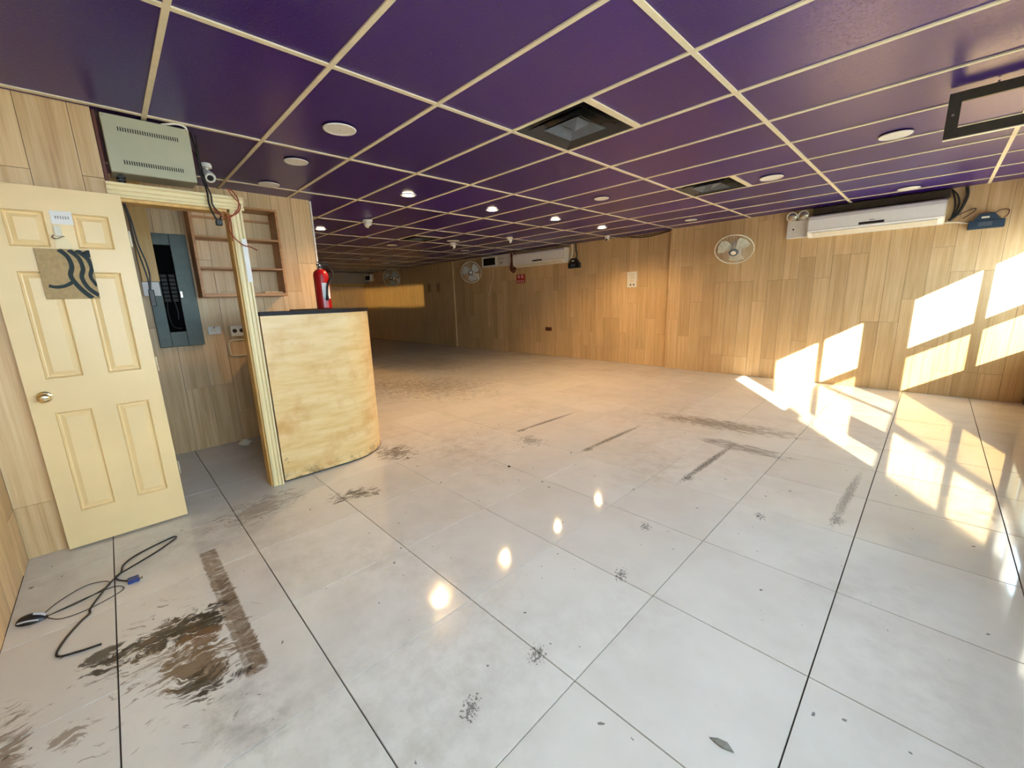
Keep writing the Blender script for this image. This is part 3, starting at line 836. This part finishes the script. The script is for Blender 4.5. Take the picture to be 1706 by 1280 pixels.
build('front_panel', strip(0, .03, .012, 1.308), 'ply', parent=ct, smooth=True)
build('plinth', strip(.006, .03, 0, .012), 'black', parent=ct, smooth=True)
build('countertop', strip(-.010, .36, 1.308, 1.336), 'topblack', parent=ct, smooth=True)
build('end_panel', MB().bevbox((-3.80, .802, 0), (-3.482, .822, 1.297), .002), 'ply', parent=ct)
build('inner_shelf', strip(.032, .33, .62, .64), 'ply', parent=ct)
build('edge_band', strip(-.003, 0.0, .012, .045), 'ply', parent=ct, smooth=True)

# fire extinguisher standing on the counter
fe = thing('fire_extinguisher', (-4.42, 1.62, 1.337), 'red fire extinguisher with black hose standing on the counter', 'fire extinguisher')
c = (-4.42, 1.625, 1.337)
build('cylinder', MB().lathe(c, [(.066, 0), (.072, .006), (.072, .33), (.066, .362), (.045, .385), (.022, .395)], 28), 'red', parent=fe, smooth=True)
build('label', MB().lathe((c[0]+.001, c[1]+.002, c[2]), [(.0715, .11), (.0715, .25)], 28, cap=False), 'red', parent=fe, smooth=True)
lb = MB()
vs = []; n = 8
for k in range(n+1):
    a = math.radians(-22 + k*9)
    for z in (.10, .255): vs.append((c[0]+.0735*math.cos(a), c[1]+.0735*math.sin(a), c[2]+z))
lb.add(vs, [(2*k, 2*k+2, 2*k+3, 2*k+1) for k in range(n)])
build('white_label', lb, 'paper', parent=fe)
build('valve', MB().lathe((c[0], c[1], c[2]+.39), [(.022, 0), (.022, .03), (.014, .034), (.014, .05)], 16), 'steel', parent=fe, smooth=True)
build('handle', MB().bevbox((c[0]-.012, c[1]-.03, c[2]+.43), (c[0]+.012, c[1]+.085, c[2]+.442), .003).bevbox((c[0]-.010, c[1]-.02, c[2]+.456), (c[0]+.010, c[1]+.09, c[2]+.466), .003), 'black', parent=fe)
build('gauge', MB().lathe((c[0]+.02, c[1], c[2]+.41), [(.014, 0), (.014, .01)], 16, (1,0,0)), 'black', parent=fe)
build('hose', MB().tube([(c[0], c[1]+.015, c[2]+.415), (c[0]+.03, c[1]+.085, c[2]+.40), (c[0]+.06, c[1]+.095, c[2]+.33), (c[0]+.082, c[1]+.03, c[2]+.24), (c[0]+.085, c[1]+.01, c[2]+.13)], .011, 8), 'black', parent=fe, smooth=True)
build('nozzle', MB().lathe((c[0]+.085, c[1]+.01, c[2]+.13), [(.012, 0), (.015, -.05)], 12), 'black', parent=fe)

# ------------------------------------------------------------------ ceiling fittings
def downlight(x, y, label, on=False, r=.085, group='recessed downlights', watt=58):
    t = thing('downlight', (x, y, HC-.012), label, 'ceiling light', group)
    zc = HC-.0055
    build('trim_ring', MB().lathe((x, y, zc), [(r*.72, -.004), (r*.80, -.008), (r*.96, -.006), (r, -.001), (r, 0), (r*.7, 0)], 32, cap=False), 'lamp_off', parent=t, smooth=True)
    build('diffuser', MB().lathe((x, y, zc), [(r*.74, -.0035), (r*.4, -.0045), (.004, -.005)], 28, cap=False), 'glow' if on else 'lamp_off', parent=t, smooth=True)
    if on:
        ld = bpy.data.lights.new('downlight_lamp', 'SPOT'); ld.energy = watt; ld.color = (1.0, .64, .30)
        ld.spot_size = math.radians(150); ld.spot_blend = .6; ld.shadow_soft_size = .03
        lo = bpy.data.objects.new('downlight_lamp', ld); lo.location = (0, 0, -.02); lo.parent = t; C.objects.link(lo)
downlight(-2.853, 1.283, 'large unlit white downlight nearest the camera, above the counter front', r=.102)
downlight(-3.676, 1.27, 'unlit white downlight, second of three above the counter', r=.088)
downlight(-4.485, 1.283, 'unlit white downlight closest to the shelf wall', r=.088)
downlight(-4.067, 2.501, 'lit warm downlight nearest the camera, right of the counter', True)
downlight(-4.093, 3.723, 'lit warm downlight, second in the lit row from the counter', True)
downlight(-4.037, 4.909, 'lit warm downlight, third in the lit row from the counter', True)
downlight(-4.055, 6.155, 'lit warm downlight closest to the plank wall', True)
downlight(-6.612, 2.513, 'lit warm downlight just beside the counter wall edge', True, watt=26)
downlight(-2.88, 4.352, 'unlit white downlight before the lit row, left of the small diffuser', r=.085)
downlight(-.362, 4.448, 'unlit white round panel light next to the hanging dark frame', r=.10)
downlight(-1.31, 5.01, 'unlit white round panel light right of the far diffuser', r=.105)
downlight(-.374, 6.895, 'unlit white round panel light above the near air conditioner', r=.10)
downlight(-2.822, 6.742, 'unlit white downlight above the near wall fan', r=.09)
downlight(-6.598, 4.963, 'unlit white ceiling disc directly behind a dome camera', r=.12)
downlight(-7.703, 4.279, 'unlit far downlight left of the black diffuser', r=.10)
downlight(-7.703, 6.12, 'unlit far downlight above the second wall fan', r=.10)
downlight(-10.25, 4.91, 'unlit downlight in the dark rear ceiling, left one of two', r=.11)
downlight(-11.23, 5.98, 'unlit downlight in the dark rear ceiling, above the farthest fan', r=.10)

def dome_cam(x, y, label, ax, z=HC-.006, s=1.0):
    t = thing('dome_camera', (x, y, HC-.10), label, 'camera', 'dome cameras on the ceiling')
    build('base', MB().lathe((x, y, z), [(.050*s, 0), (.050*s, -.018*s), (.046*s, -.024*s)], 24), 'white', parent=t, smooth=True)
    cz = z-.045*s
    build('ball', MB().lathe((x, y, cz), [(.001, -.040*s), (.018*s, -.036*s), (.032*s, -.024*s), (.040*s, 0), (.036*s, .018*s), (.030*s, .026*s)], 24), 'white', parent=t, smooth=True)
    a = Vector(ax).normalized()
    cc = Vector((x, y, cz-.004*s))
    build('lens', MB().lathe(cc, [(.019*s, .034*s), (.017*s, .040*s), (.010*s, .041*s)], 18, a), 'black', parent=t)
dome_cam(-5.58, 2.763, 'white dome camera near the counter wall edge, left of the lit lamps', (.5, .35, -.6), s=1.25)
dome_cam(-6.82, 5.12, 'white dome camera in front of a white ceiling disc', (.3, -.7, -.4), s=1.35)
dome_cam(-5.677, 5.573, 'white dome camera above the second air conditioner', (.1, -.8, -.5), s=1.2)
dome_cam(-4.56, 7.10, 'small white dome camera close to the plank wall', (.2, -.8, -.5), s=1.0)

def diffuser(x0, y0, label):
    t = thing('air_diffuser', (x0+.305, y0+.305, HC-.004), label, 'air vent', 'square ceiling diffusers')
    cx, cy = x0+.305, y0+.305
    zt = HC+.050
    build('box', MB().box((cx-.29, cy-.29, zt), (cx+.29, cy+.29, zt+.006)), 'ventdark', parent=t)
    def cone(h0, z0, h1, z1, mat, name):
        m_ = MB()
        o0 = [(cx-h0, cy-h0, z0), (cx+h0, cy-h0, z0), (cx+h0, cy+h0, z0), (cx-h0, cy+h0, z0)]
        o1 = [(cx-h1, cy-h1, z1), (cx+h1, cy-h1, z1), (cx+h1, cy+h1, z1), (cx-h1, cy+h1, z1)]
        for i in range(4):
            j = (i+1) % 4; m_.quad(o0[i], o0[j], o1[j], o1[i])
        for i in range(4):   # thickness: second skin slightly above
            j = (i+1) % 4
            up_ = lambda v: (v[0], v[1], v[2]+.003)
            m_.quad(up_(o0[i]), up_(o0[j]), up_(o1[j]), up_(o1[i]))
        build(name, m_, mat, parent=t)
    cone(.292, HC+.002, .235, HC+.045, 'ventdark', 'louver')
    cone(.225, HC+.000, .165, HC+.040, 'ventdark', 'louver')
    cone(.150, HC-.002, .085, HC+.036, 'ventmid', 'louver')
    m_ = MB(); h = .075; z0 = HC+.034
    m_.add([(cx-h, cy-h, z0), (cx+h, cy-h, z0), (cx+h, cy+h, z0), (cx-h, cy+h, z0), (cx, cy, HC-.012)], [(0,1,4),(1,2,4),(2,3,4),(3,0,4),(3,2,1,0)])
    build('centre_cone', m_, 'ventmid', parent=t)
diffuser(-2.171+.0, 2.183, 'large black square air diffuser nearest the camera')
diffuser(-2.171, 4.623, 'black square air diffuser closer to the plank wall fan')
diffuser(-7.051, 4.013, 'black square air diffuser in the dark rear ceiling')

# empty sign frame hung under the ceiling
sf = thing('hanging_sign_frame', (.26, 3.78, HC-.27), 'empty dark grey rectangular sign frame hanging from the ceiling', 'frame')
k = 3.78
fx0, fx1, fz0, fz1, bwid = -.088, .62, 2.232, 2.480, .055
for nm, a, b_ in (('side_bar', (fx0, k-.012, fz0), (fx0+bwid, k+.012, fz1)), ('side_bar', (fx1-bwid, k-.012, fz0), (fx1, k+.012, fz1)),
                  ('rail', (fx0+bwid, k-.012, fz1-bwid), (fx1-bwid, k+.012, fz1)), ('rail', (fx0+bwid, k-.012, fz0), (fx1-bwid, k+.012, fz0+bwid))):
    build(nm, MB().bevbox(a, b_, .002), 'signframe', parent=sf)
for x in (.1, .45): build('hanger', MB().tube([(x, k, fz1-.002), (x, k, HC-.004)], .005, 8, False), 'steel', parent=sf)
build('screw', MB().lathe((fx0+.027, k-.012, 2.36), [(.009, 0), (.007, .004)], 14, (0,-1,0)), 'steel', parent=sf)
build('lit_edge_strip', MB().box((fx0, k-.016, fz0-.005), (fx1, k+.012, fz0)), 'ivory', parent=sf)  # pale strip stands in for light caught on the frame's bottom edge

# ------------------------------------------------------------------ things on the air-conditioner wall
def split_ac(name_lab, x0, x1, z0, z1, yw, depth, mat='acwhite'):
    t = thing('air_conditioner', ((x0+x1)/2, yw-.1, z0), name_lab, 'air conditioner', 'wall air conditioners')
    h = z1-z0
    prof = [(yw, z0+.03), (yw, z1), (yw-depth*.72, z1), (yw-depth*.93, z1-.02), (yw-depth, z1-.06), (yw-depth*.99, z0+.085), (yw-depth*.93, z0+.062), (yw-depth*.6, z0+.01), (yw-depth*.3, z0)]
    build('body', MB().extrude(prof, 0, x0+.012, x1-.012), mat, parent=t)
    for a, b_ in ((x0, x0+.012), (x1-.012, x1)):
        cx_, cz_ = (prof[0][0]+prof[4][0])/2, (z0+z1)/2
        build('end_cap', MB().extrude([(cx_+(q[0]-cx_)*.985, cz_+(q[1]-cz_)*.985) for q in prof], 0, a, b_), 'ivory', parent=t)
    build('louver', MB().extrude([(yw-depth*.94, z0+.058), (yw-depth*.955, z0+.054), (yw-depth*.62, z0+.004), (yw-depth*.60, z0+.008)], 0, x0+.06, x1-.06), 'ivory', parent=t)
    w = x1-x0
    yd = yw-depth*.997
    build('display', MB().bevbox((x0+w*.415, yd-.004, z0+.094), (x0+w*.60, yd+.006, z0+.124), .001), 'black', parent=t)
    build('maker_mark', MB().box((x0+w*.49, yd-.0012, z0+.140), (x0+w*.53, yd+.002, z0+.147)), 'signframe', parent=t)
    build('panel_line', MB().box((x0+.013, yd-.0012, z0+.088), (x1-.013, yd+.002, z0+.090)), 'signframe', parent=t)
    return t
split_ac('white split air conditioner beside the twin-head emergency light', -1.385, -.035, 2.09, 2.378, Y_AC-.001, .185)
split_ac('white split air conditioner farther back, above the red sign', -7.35, -5.77, 2.115, 2.435, Y_AC2-.001, .21)

build('pipe_trunking', MB().bevbox((-1.36, Y_AC-.075, 2.392), (-.02, Y_AC-.001, 2.488), .008), 'trunk', label='dark wrapped pipe run between the near air conditioner and the ceiling', cat='pipe')
el = thing('emergency_light', (-1.5, Y_AC-.04, 2.11), 'white emergency light box with two round lamp heads', 'emergency light')
build('box', MB().bevbox((-1.655, Y_AC-.075, 2.112), (-1.392, Y_AC-.001, 2.352), .006), 'white', parent=el)
build('indicator', MB().lathe((-1.575, Y_AC-.075, 2.235), [(.012, 0), (.010, .003)], 14, (0,-1,0)), 'black', parent=el)
for x in (-1.60, -1.462):
    h_ = build('lamp_head', MB().lathe((x, Y_AC-.06, 2.412), [(.030, -.03), (.055, -.005), (.066, .03), (.070, .045), (.064, .048), (.056, .040)], 26, (.0,-1,-.10), cap=False), 'ivory', parent=el, smooth=True)
    build('lens', MB().lathe((x, Y_AC-.06, 2.412), [(.060, .036), (.045, .046), (.02, .052), (.003, .054)], 24, (.0,-1,-.10), cap=False), 'steel', parent=h_, smooth=True)
    build('stem', MB().lathe((x, Y_AC-.045, 2.345), [(.014, 0), (.014, .05)], 12), 'ivory', parent=h_)

def power_box(x0, x1, z0, z1, yw, label, mat='navy'):
    t = thing('power_adapter_box', ((x0+x1)/2, yw-.05, z0), label, 'power box')
    w = x1-x0; h = z1-z0
    build('case', MB().bevbox((x0, yw-.075, z0), (x1, yw-.001, z0+h*.55), .005), mat, parent=t)
    build('hood', MB().extrude([(x0+w*.12, z0+h*.55), (x0+w*.28, z1), (x0+w*.68, z1), (x0+w*.86, z0+h*.55)], 1, yw-.07, yw-.002), mat, parent=t)
    build('sticker', MB().box((x0+w*.34, yw-.0712, z0+h*.68), (x0+w*.56, yw-.069, z0+h*.80)), 'ivory', parent=t)
    build('data_plate', MB().box((x0+w*.28, yw-.0765, z0+h*.16), (x0+w*.66, yw-.0745, z0+h*.42)), 'ventmid', parent=t)
    return t
pb = power_box(.165, .445, 2.0, 2.165, Y_AC, 'dark blue power box right of the near air conditioner')
build('lead', MB().tube([(.36, Y_AC-.04, 2.16), (.40, Y_AC-.05, 2.19), (.455, Y_AC-.05, 2.18), (.455, Y_AC-.05, 2.13), (.43, Y_AC-.05, 2.10)], .005), 'rust', parent=pb)
build('supply_cable', MB().tube([(-.03, Y_AC-.03, 2.11), (.06, Y_AC-.03, 2.105), (.165, Y_AC-.04, 2.075)], .010), 'ivory', parent=pb)
# loose cables from the ceiling beside it
build('cable_drop', MB().tube([(-.03, Y_AC-.05, 2.49), (.03, Y_AC-.04, 2.42), (.06, Y_AC-.03, 2.33), (.05, Y_AC-.03, 2.24), (.02, Y_AC-.03, 2.15)], .009)
      .tube([(-.01, Y_AC-.04, 2.46), (.02, Y_AC-.03, 2.36), (.03, Y_AC-.03, 2.25), (.01, Y_AC-.03, 2.14)], .008)
      .tube([(.10, Y_AC-.04, 2.49), (.115, Y_AC-.035, 2.40), (.10, Y_AC-.03, 2.30), (.06, Y_AC-.03, 2.19), (.0, Y_AC-.03, 2.13)], .016)
      .tube([(.05, Y_AC-.02, 2.17), (.14, Y_AC-.03, 2.22), (.20, Y_AC-.03, 2.235), (.19, Y_AC-.03, 2.20), (.11, Y_AC-.02, 2.135)], .005), 'cord', label='bundle of black cables dropping from the ceiling by the near air conditioner', cat='cable')

pb2 = power_box(-5.76, -5.46, 1.985, 2.19, Y_AC2, 'small black power box right of the far air conditioner', 'black')
build('lead', MB().tube([(-5.56, Y_AC2-.04, 2.18), (-5.53, Y_AC2-.05, 2.26), (-5.56, Y_AC2-.04, 2.34), (-5.58, Y_AC2-.03, 2.49)], .014), 'cord', parent=pb2)
build('pipe', MB().tube([(-5.67, Y_AC2-.04, 2.49), (-5.66, Y_AC2-.04, 2.36), (-5.68, Y_AC2-.04, 2.26), (-5.72, Y_AC2-.04, 2.20)], .016), 'ivory', parent=pb2)

def wall_fan(center, axis, label, r, yw, spokes=36):
    c0 = Vector(center); a = Vector(axis).normalized()
    t = thing('wall_fan', (c0.x, yw-.03, c0.z-r), label, 'fan', 'wall fans')
    zax = Vector((0,0,1)); u = zax.cross(a).normalized(); w = a.cross(u)
    def pt(rad, ang, h): return c0 + a*h + (u*math.cos(ang)+w*math.sin(ang))*rad
    m_ = MB()
    for hh in (.0,): m_.tube([pt(r, 2*PI*k/28, hh) for k in range(28)], .009, 6, False, True)
    build('cage_rim', m_, 'ivory', parent=t, smooth=True)
    m_ = MB()
    for k in range(spokes):
        g = 2*PI*k/spokes
        m_.tube([pt(r, g, 0), pt(r*.82, g, .045), pt(r*.24, g+.18, .072)], .0022, 4, False)
        m_.tube([pt(r, g, 0), pt(r*.82, g, -.045), pt(r*.24, g, -.075)], .0015, 4, False)
    for rr_, hh in ((.55, .058),): m_.tube([pt(r*rr_, 2*PI*k/24, hh) for k in range(24)], .002, 4, False, True)
    build('cage_wires', m_, 'ivory', parent=t)
    build('badge', MB().lathe(c0, [(r*.26, .066), (r*.24, .078), (r*.10, .082), (.003, .083)], 22, a, cap=False), 'ventmid', parent=t, smooth=True)
    build('badge_ring', MB().lathe(c0, [(r*.14, .081), (r*.12, .086), (.003, .087)], 18, a, cap=False), 'ivory', parent=t, smooth=True)
    for k in range(3):
        b0 = 2*PI*k/3 + .5
        m2 = MB(); vs = []
        nn = 7
        for i in range(nn):
            f = i/(nn-1); rad = r*(.16+.70*f)
            half = .30+.32*math.sin(PI*min(1, f*.75+.1))
            for s_ in (-1, 0, 1):
                vs.append(pt(rad, b0+s_*half+.25*f, -.004+s_*.022*(1-.3*f)))
        fs = []
        for i in range(nn-1):
            for j in range(2):
                fs.append((i*3+j, i*3+j+1, (i+1)*3+j+1, (i+1)*3+j))
        o2 = len(vs)
        vs += [Vector(v)-a*.003 for v in vs]
        fs += [tuple(q+o2 for q in f)[::-1] for f in fs]
        m2.add(vs, fs)
        build('blade', m2, 'blade', parent=t, smooth=True)
    build('motor', MB().lathe(c0, [(r*.15, .03), (r*.18, -.01), (r*.24, -.05), (r*.26, -.10), (r*.20, -.14), (r*.08, -.15)], 22, a), 'ivory', parent=t, smooth=True)
    tail = c0 - a*.12
    base = Vector((tail.x, yw-.001, tail.z-.10))
    build('neck', MB().tube([tail, Vector((tail.x, (tail.y+yw)/2, tail.z-.05)), Vector((base.x, yw-.04, base.z))], .024, 10), 'ivory', parent=t, smooth=True)
    build('wall_base', MB().bevbox((base.x-.055, yw-.05, base.z-.09), (base.x+.055, yw-.001, base.z+.07), .010), 'ivory', parent=t)
    build('pull_cord', MB().tube([base+Vector((.02,-.03,-.08)), base+Vector((.025,-.03,-.18)), base+Vector((.02,-.03,-.28))], .0022, 5), 'ivory', parent=t)
    return t
wall_fan((-2.30, 7.17, 2.02), (.22, -1, -.95), 'white wall fan left of the emergency light', .272, Y_AC)
wall_fan((-8.86, 7.20, 2.10), (.75, -.75, -.12), 'white wall fan beside the white-framed wall box', .275, Y_AC2, 24)
wall_fan((-13.15, 7.18, 2.20), (.75, -.75, -.12), 'farthest wall fan in the dark rear of the hall', .29, Y_AC2, 20)

def framed_box(x0, x1, z0, z1, yw, label):
    t = thing('distribution_box', ((x0+x1)/2, yw-.06, z0), label, 'electrical box', 'framed wall boxes')
    d = .12; f = .045
    build('body', MB().bevbox((x0, yw-d, z0), (x1, yw-.001, z1), .006), 'ivory', parent=t)
    m_ = MB()
    for a, b_ in (((x0, z0), (x0+f, z1)), ((x1-f, z0), (x1, z1)), ((x0+f, z0), (x1-f, z0+f)), ((x0+f, z1-f), (x1-f, z1))):
        m_.bevbox((a[0], yw-d-.018, a[1]), (b_[0], yw-d+.002, b_[1]), .003)
    build('front_frame', m_, 'white', parent=t)
    build('smoked_cover', MB().bevbox((x0+f, yw-d-.006, z0+f), (x1-f, yw-d+.002, z1-f), .002), 'smoked', parent=t)
    return t
framed_box(-8.58, -8.02, 2.20, 2.47, Y_AC2, 'white box with dark window beside the far air conditioner')
db = thing('meter_box', (-7.80, Y_AC2-.06, 2.20), 'plain white meter box between framed box and far air conditioner', 'electrical box')
build('body', MB().bevbox((-7.99, Y_AC2-.11, 2.20), (-7.64, Y_AC2-.001, 2.47), .005), 'white', parent=db)
build('cover_line', MB().box((-7.97, Y_AC2-.112, 2.38), (-7.66, Y_AC2-.1095, 2.386)), 'signframe', parent=db)
build('plate', MB().box((-7.90, Y_AC2-.113, 2.27), (-7.82, Y_AC2-.1095, 2.29)), 'signframe', parent=db)
framed_box(-15.8, -15.1, 2.19, 2.44, Y_AC2, 'framed box with dark window at the far dark end of the wall')
build('coiled_cable', MB().tube([(-7.55, Y_AC2-.05, 2.48), (-7.52, Y_AC2-.06, 2.30), (-7.58, Y_AC2-.06, 2.12), (-7.48, Y_AC2-.06, 2.02), (-7.40, Y_AC2-.06, 2.12), (-7.44, Y_AC2-.06, 2.28), (-7.53, Y_AC2-.06, 2.20), (-7.50, Y_AC2-.06, 2.08), (-7.42, Y_AC2-.05, 2.20), (-7.44, Y_AC2-.05, 2.48)], .022), 'rust', label='dark reddish cable coil left of the far air conditioner', cat='cable')
build('thin_wall_cable', MB().tube([(-8.28, Y_AC2-.008, 2.19), (-8.30, Y_AC2-.008, 1.95), (-8.42, Y_AC2-.008, 1.68), (-8.52, Y_AC2-.008, 1.45)], .006), 'ivory', label='thin pale cable running down the wall under the framed box', cat='cable')

# red sign
rs = thing('red_sign', (-7.27, Y_AC2-.006, 1.735), 'small square red notice with white characters under the far air conditioner', 'sign')
build('border', MB().bevbox((-7.44, Y_AC2-.006, 1.735), (-7.12, Y_AC2-.001, 1.965), .001), 'kraft', parent=rs)
build('plate', MB().box((-7.425, Y_AC2-.008, 1.747), (-7.135, Y_AC2-.0055, 1.953)), 'redpaper', parent=rs)
yy = Y_AC2-.0085
def strokes(x, z, s, lst):
    m_ = MB()
    for (a, b_, c_, d) in lst: m_.box((x+a*s, yy-.0006, z+b_*s), (x+c_*s, yy+.001, z+d*s))
    return m_
build('character', strokes(-7.385, 1.862, .075, [(0,.85,.45,1),(.15,0,.3,1),(0,.4,.45,.52),(.55,.8,1,.95),(.6,.1,.7,.6),(.9,.1,1,.6),(.6,.5,1,.62),(.6,.05,1,.17)]), 'paper', parent=rs)
build('character', strokes(-7.265, 1.862, .075, [(.1,.85,.9,1),(.1,.5,.9,.62),(.1,.5,.22,1),(.78,.5,.9,1),(0,.25,1,.37),(.42,0,.56,.5),(0,0,.15,.2),(.85,0,1,.2)]), 'paper', parent=rs)
for k in range(4):
    build('character', strokes(-7.405+k*.065, 1.765, .05, [(0,.85,.9,1),(0,.4,.9,.55),(.35,0,.5,1),(0,0,.9,.13)]), 'paper', parent=rs)

pt_ = thing('wall_switch', (-4.23, Y_AC2-.008, 1.52), 'white switch plate on the wall left of the near wall fan', 'switch')
build('plate', MB().bevbox((-4.335, Y_AC2-.014, 1.52), (-4.125, Y_AC2-.001, 1.82), .004), 'white', parent=pt_)
for z in (1.74, 1.68, 1.62): build('rocker', MB().bevbox((-4.275, Y_AC2-.019, z), (-4.185, Y_AC2-.0135, z+.04), .002), 'ivory', parent=pt_)
for x in (-4.275, -4.205): build('button', MB().lathe((x+.02, Y_AC2-.014, 1.57), [(.016, 0), (.012, .005)], 12, (0,-1,0)), 'dark', parent=pt_)
ot = thing('wall_outlet', (-6.43, Y_AC2-.01, .59), 'dark wall outlet low on the plank wall below the far air conditioner', 'outlet')
build('plate', MB().bevbox((-6.50, Y_AC2-.010, .59), (-6.30, Y_AC2-.001, .68), .003), 'rust', parent=ot)
build('socket', MB().lathe((-6.40, Y_AC2-.010, .635), [(.03, 0), (.026, .003)], 16, (0,-1,0)), 'black', parent=ot)
for (x, lab) in ((-11.36, 'faint paper notice on the dark rear wall, left of two'), (-10.86, 'faint paper notice on the dark rear wall, beside the pilaster')):
    nb_ = thing('paper_notice', (x, Y_AC2-.004, 1.64), lab, 'notice')
    build('sheet', MB().box((x-.10, Y_AC2-.005, 1.64), (x+.10, Y_AC2-.0035, 1.93)), 'kraft', parent=nb_)
    for q in range(4): build('writing', MB().box((x-.07, Y_AC2-.0056, 1.70+q*.05), (x+.06, Y_AC2-.0049, 1.712+q*.05)), 'rust', parent=nb_)
build('ceiling_wire', MB().tube([(-4.35, Y_AC2-.02, 2.485), (-4.1, Y_AC2-.03, 2.44), (-3.85, Y_AC2-.03, 2.435), (-3.62, Y_AC2-.03, 2.46), (-3.46, Y_AC2-.02, 2.489)], .008)
      .tube([(-4.5, Y_AC2-.02, 2.488), (-4.0, Y_AC2-.02, 2.465), (-3.5, Y_AC2-.02, 2.488)], .006), 'cord', label='black wire sagging under the ceiling edge at the wall step', cat='wire')

# ------------------------------------------------------------------ things on the floor
ms = thing('computer_mouse', (-2.715, -.47, 0), 'black computer mouse with silver trim lying by the left wall', 'mouse')
def mouse_body():
    m_ = MB(); vs = []; n = 14; rows = [0, .35, .7, .92, 1.0]
    ax = Vector((.06, .125, 0)).normalized(); sd = Vector((-ax.y, ax.x, 0)); c0 = Vector((-2.715, -.474, 0))
    for q in rows:
        for k in range(n):
            g = 2*PI*k/n
            s_ = math.sqrt(max(0, 1-q*q))*.92+.08*(1-q)
            p_ = c0+ax*(.056*math.cos(g)*s_)+sd*(.031*math.sin(g)*s_*(1-.12*math.cos(g)))
            vs.append((p_.x, p_.y, .002+.034*q*(1-.25*math.cos(g)*(1-q))))
    fs = []
    for j in range(len(rows)-1):
        for k in range(n): fs.append((j*n+k, j*n+(k+1) % n, (j+1)*n+(k+1) % n, (j+1)*n+k))
    fs.append(tuple(range(n))[::-1]); fs.append(tuple((len(rows)-1)*n+k for k in range(n)))
    return m_.add(vs, fs), ax, sd, c0
mb_, ax, sd, c0 = mouse_body()
build('shell', mb_, 'black', parent=ms, smooth=True)
def arcpts(off, h):
    return [c0+ax*(t_*.045)+sd*(off*math.sqrt(1-.6*t_*t_))+Vector((0,0,h*(1-.55*t_*t_))) for t_ in (-.8,-.4,0,.4,.8)]
build('silver_trim', MB().tube(arcpts(-.027, .020), .004, 6), 'silver', parent=ms, smooth=True)
build('silver_trim', MB().tube([c0+ax*.012+Vector((0,0,.035)), c0+ax*.035+Vector((0,0,.029)), c0+ax*.052+Vector((0,0,.018))], .006, 6), 'silver', parent=ms, smooth=True)
z = .0035
build('cord', MB().tube([(-2.69, -.425, .010), (-2.72, -.33, z), (-2.76, -.25, z), (-2.80, -.215, z), (-2.85, -.24, z), (-2.87, -.31, z), (-2.80, -.40, z), (-2.715, -.445, z+.004)], .0022, 5)
      .tube([(-2.69, -.42, .010), (-2.74, -.30, z), (-2.75, -.20, z), (-2.70, -.165, z), (-2.66, -.20, z), (-2.62, -.30, z), (-2.63, -.38, z), (-2.68, -.425, .008)], .0022, 5), 'cord', parent=ms)
vc = build('monitor_cable', MB().tube([(-2.285, -.245, .005), (-2.30, -.31, .005), (-2.335, -.375, .005), (-2.43, -.36, .005), (-2.53, -.315, .005), (-2.575, -.285, .006), (-2.61, -.285, .006), (-2.70, -.255, .007), (-2.80, -.215, .007), (-2.87, -.175, .006), (-2.96, -.16, .006), (-3.03, -.10, .006), (-3.09, .02, .006), (-3.105, .075, .006), (-3.07, .07, .006), (-2.98, -.02, .006), (-2.89, -.13, .010), (-2.84, -.19, .012), (-2.80, -.185, .008), (-2.755, -.155, .008)], .0045, 6), 'cord', label='black monitor cable with a blue connector looped on the floor', cat='cable')
pl = build('connector', MB().bevbox((-2.765, -.150, .001), (-2.715, -.105, .017), .003), 'blueplug', parent=vc)
pl['label'] = 'blue connector'
build('connector_shell', MB().bevbox((-2.740, -.1045, .004), (-2.722, -.092, .013), .002), 'steel', parent=vc)
build('strain_relief', MB().lathe((-2.755, -.155, .008), [(.005, 0), (.007, .014)], 10, (.3, .9, 0)), 'black', parent=vc)
lf = MB()
lx, ly = -.297, 1.139
lf.add([(lx-.03, ly, .001), (lx-.008, ly+.012, .006), (lx+.018, ly+.016, .009), (lx+.042, ly+.004, .004), (lx+.014, ly-.008, .007), (lx-.010, ly-.006, .006)], [(0,1,5),(1,2,4,5),(2,3,4)])
lf.add([(lx-.03, ly, .000), (lx-.008, ly+.012, .004), (lx+.018, ly+.016, .006), (lx+.042, ly+.004, .002), (lx+.014, ly-.008, .004), (lx-.010, ly-.006, .004)], [(0,5,1),(1,5,4,2),(2,4,3)])
build('floor_scrap', lf, 'grime', label='small grey crumpled scrap on the tiles in the right foreground', cat='scrap')
for i, (x, y, lab) in enumerate(((-2.324, 2.193, 'tiny black pebble on a tile joint in the middle of the floor'),)):
    build('pebble', MB().lathe((x, y, 0), [(.010, 0), (.012, .004), (.008, .009), (.002, .011)], 9), 'black', label=lab, cat='pebble')
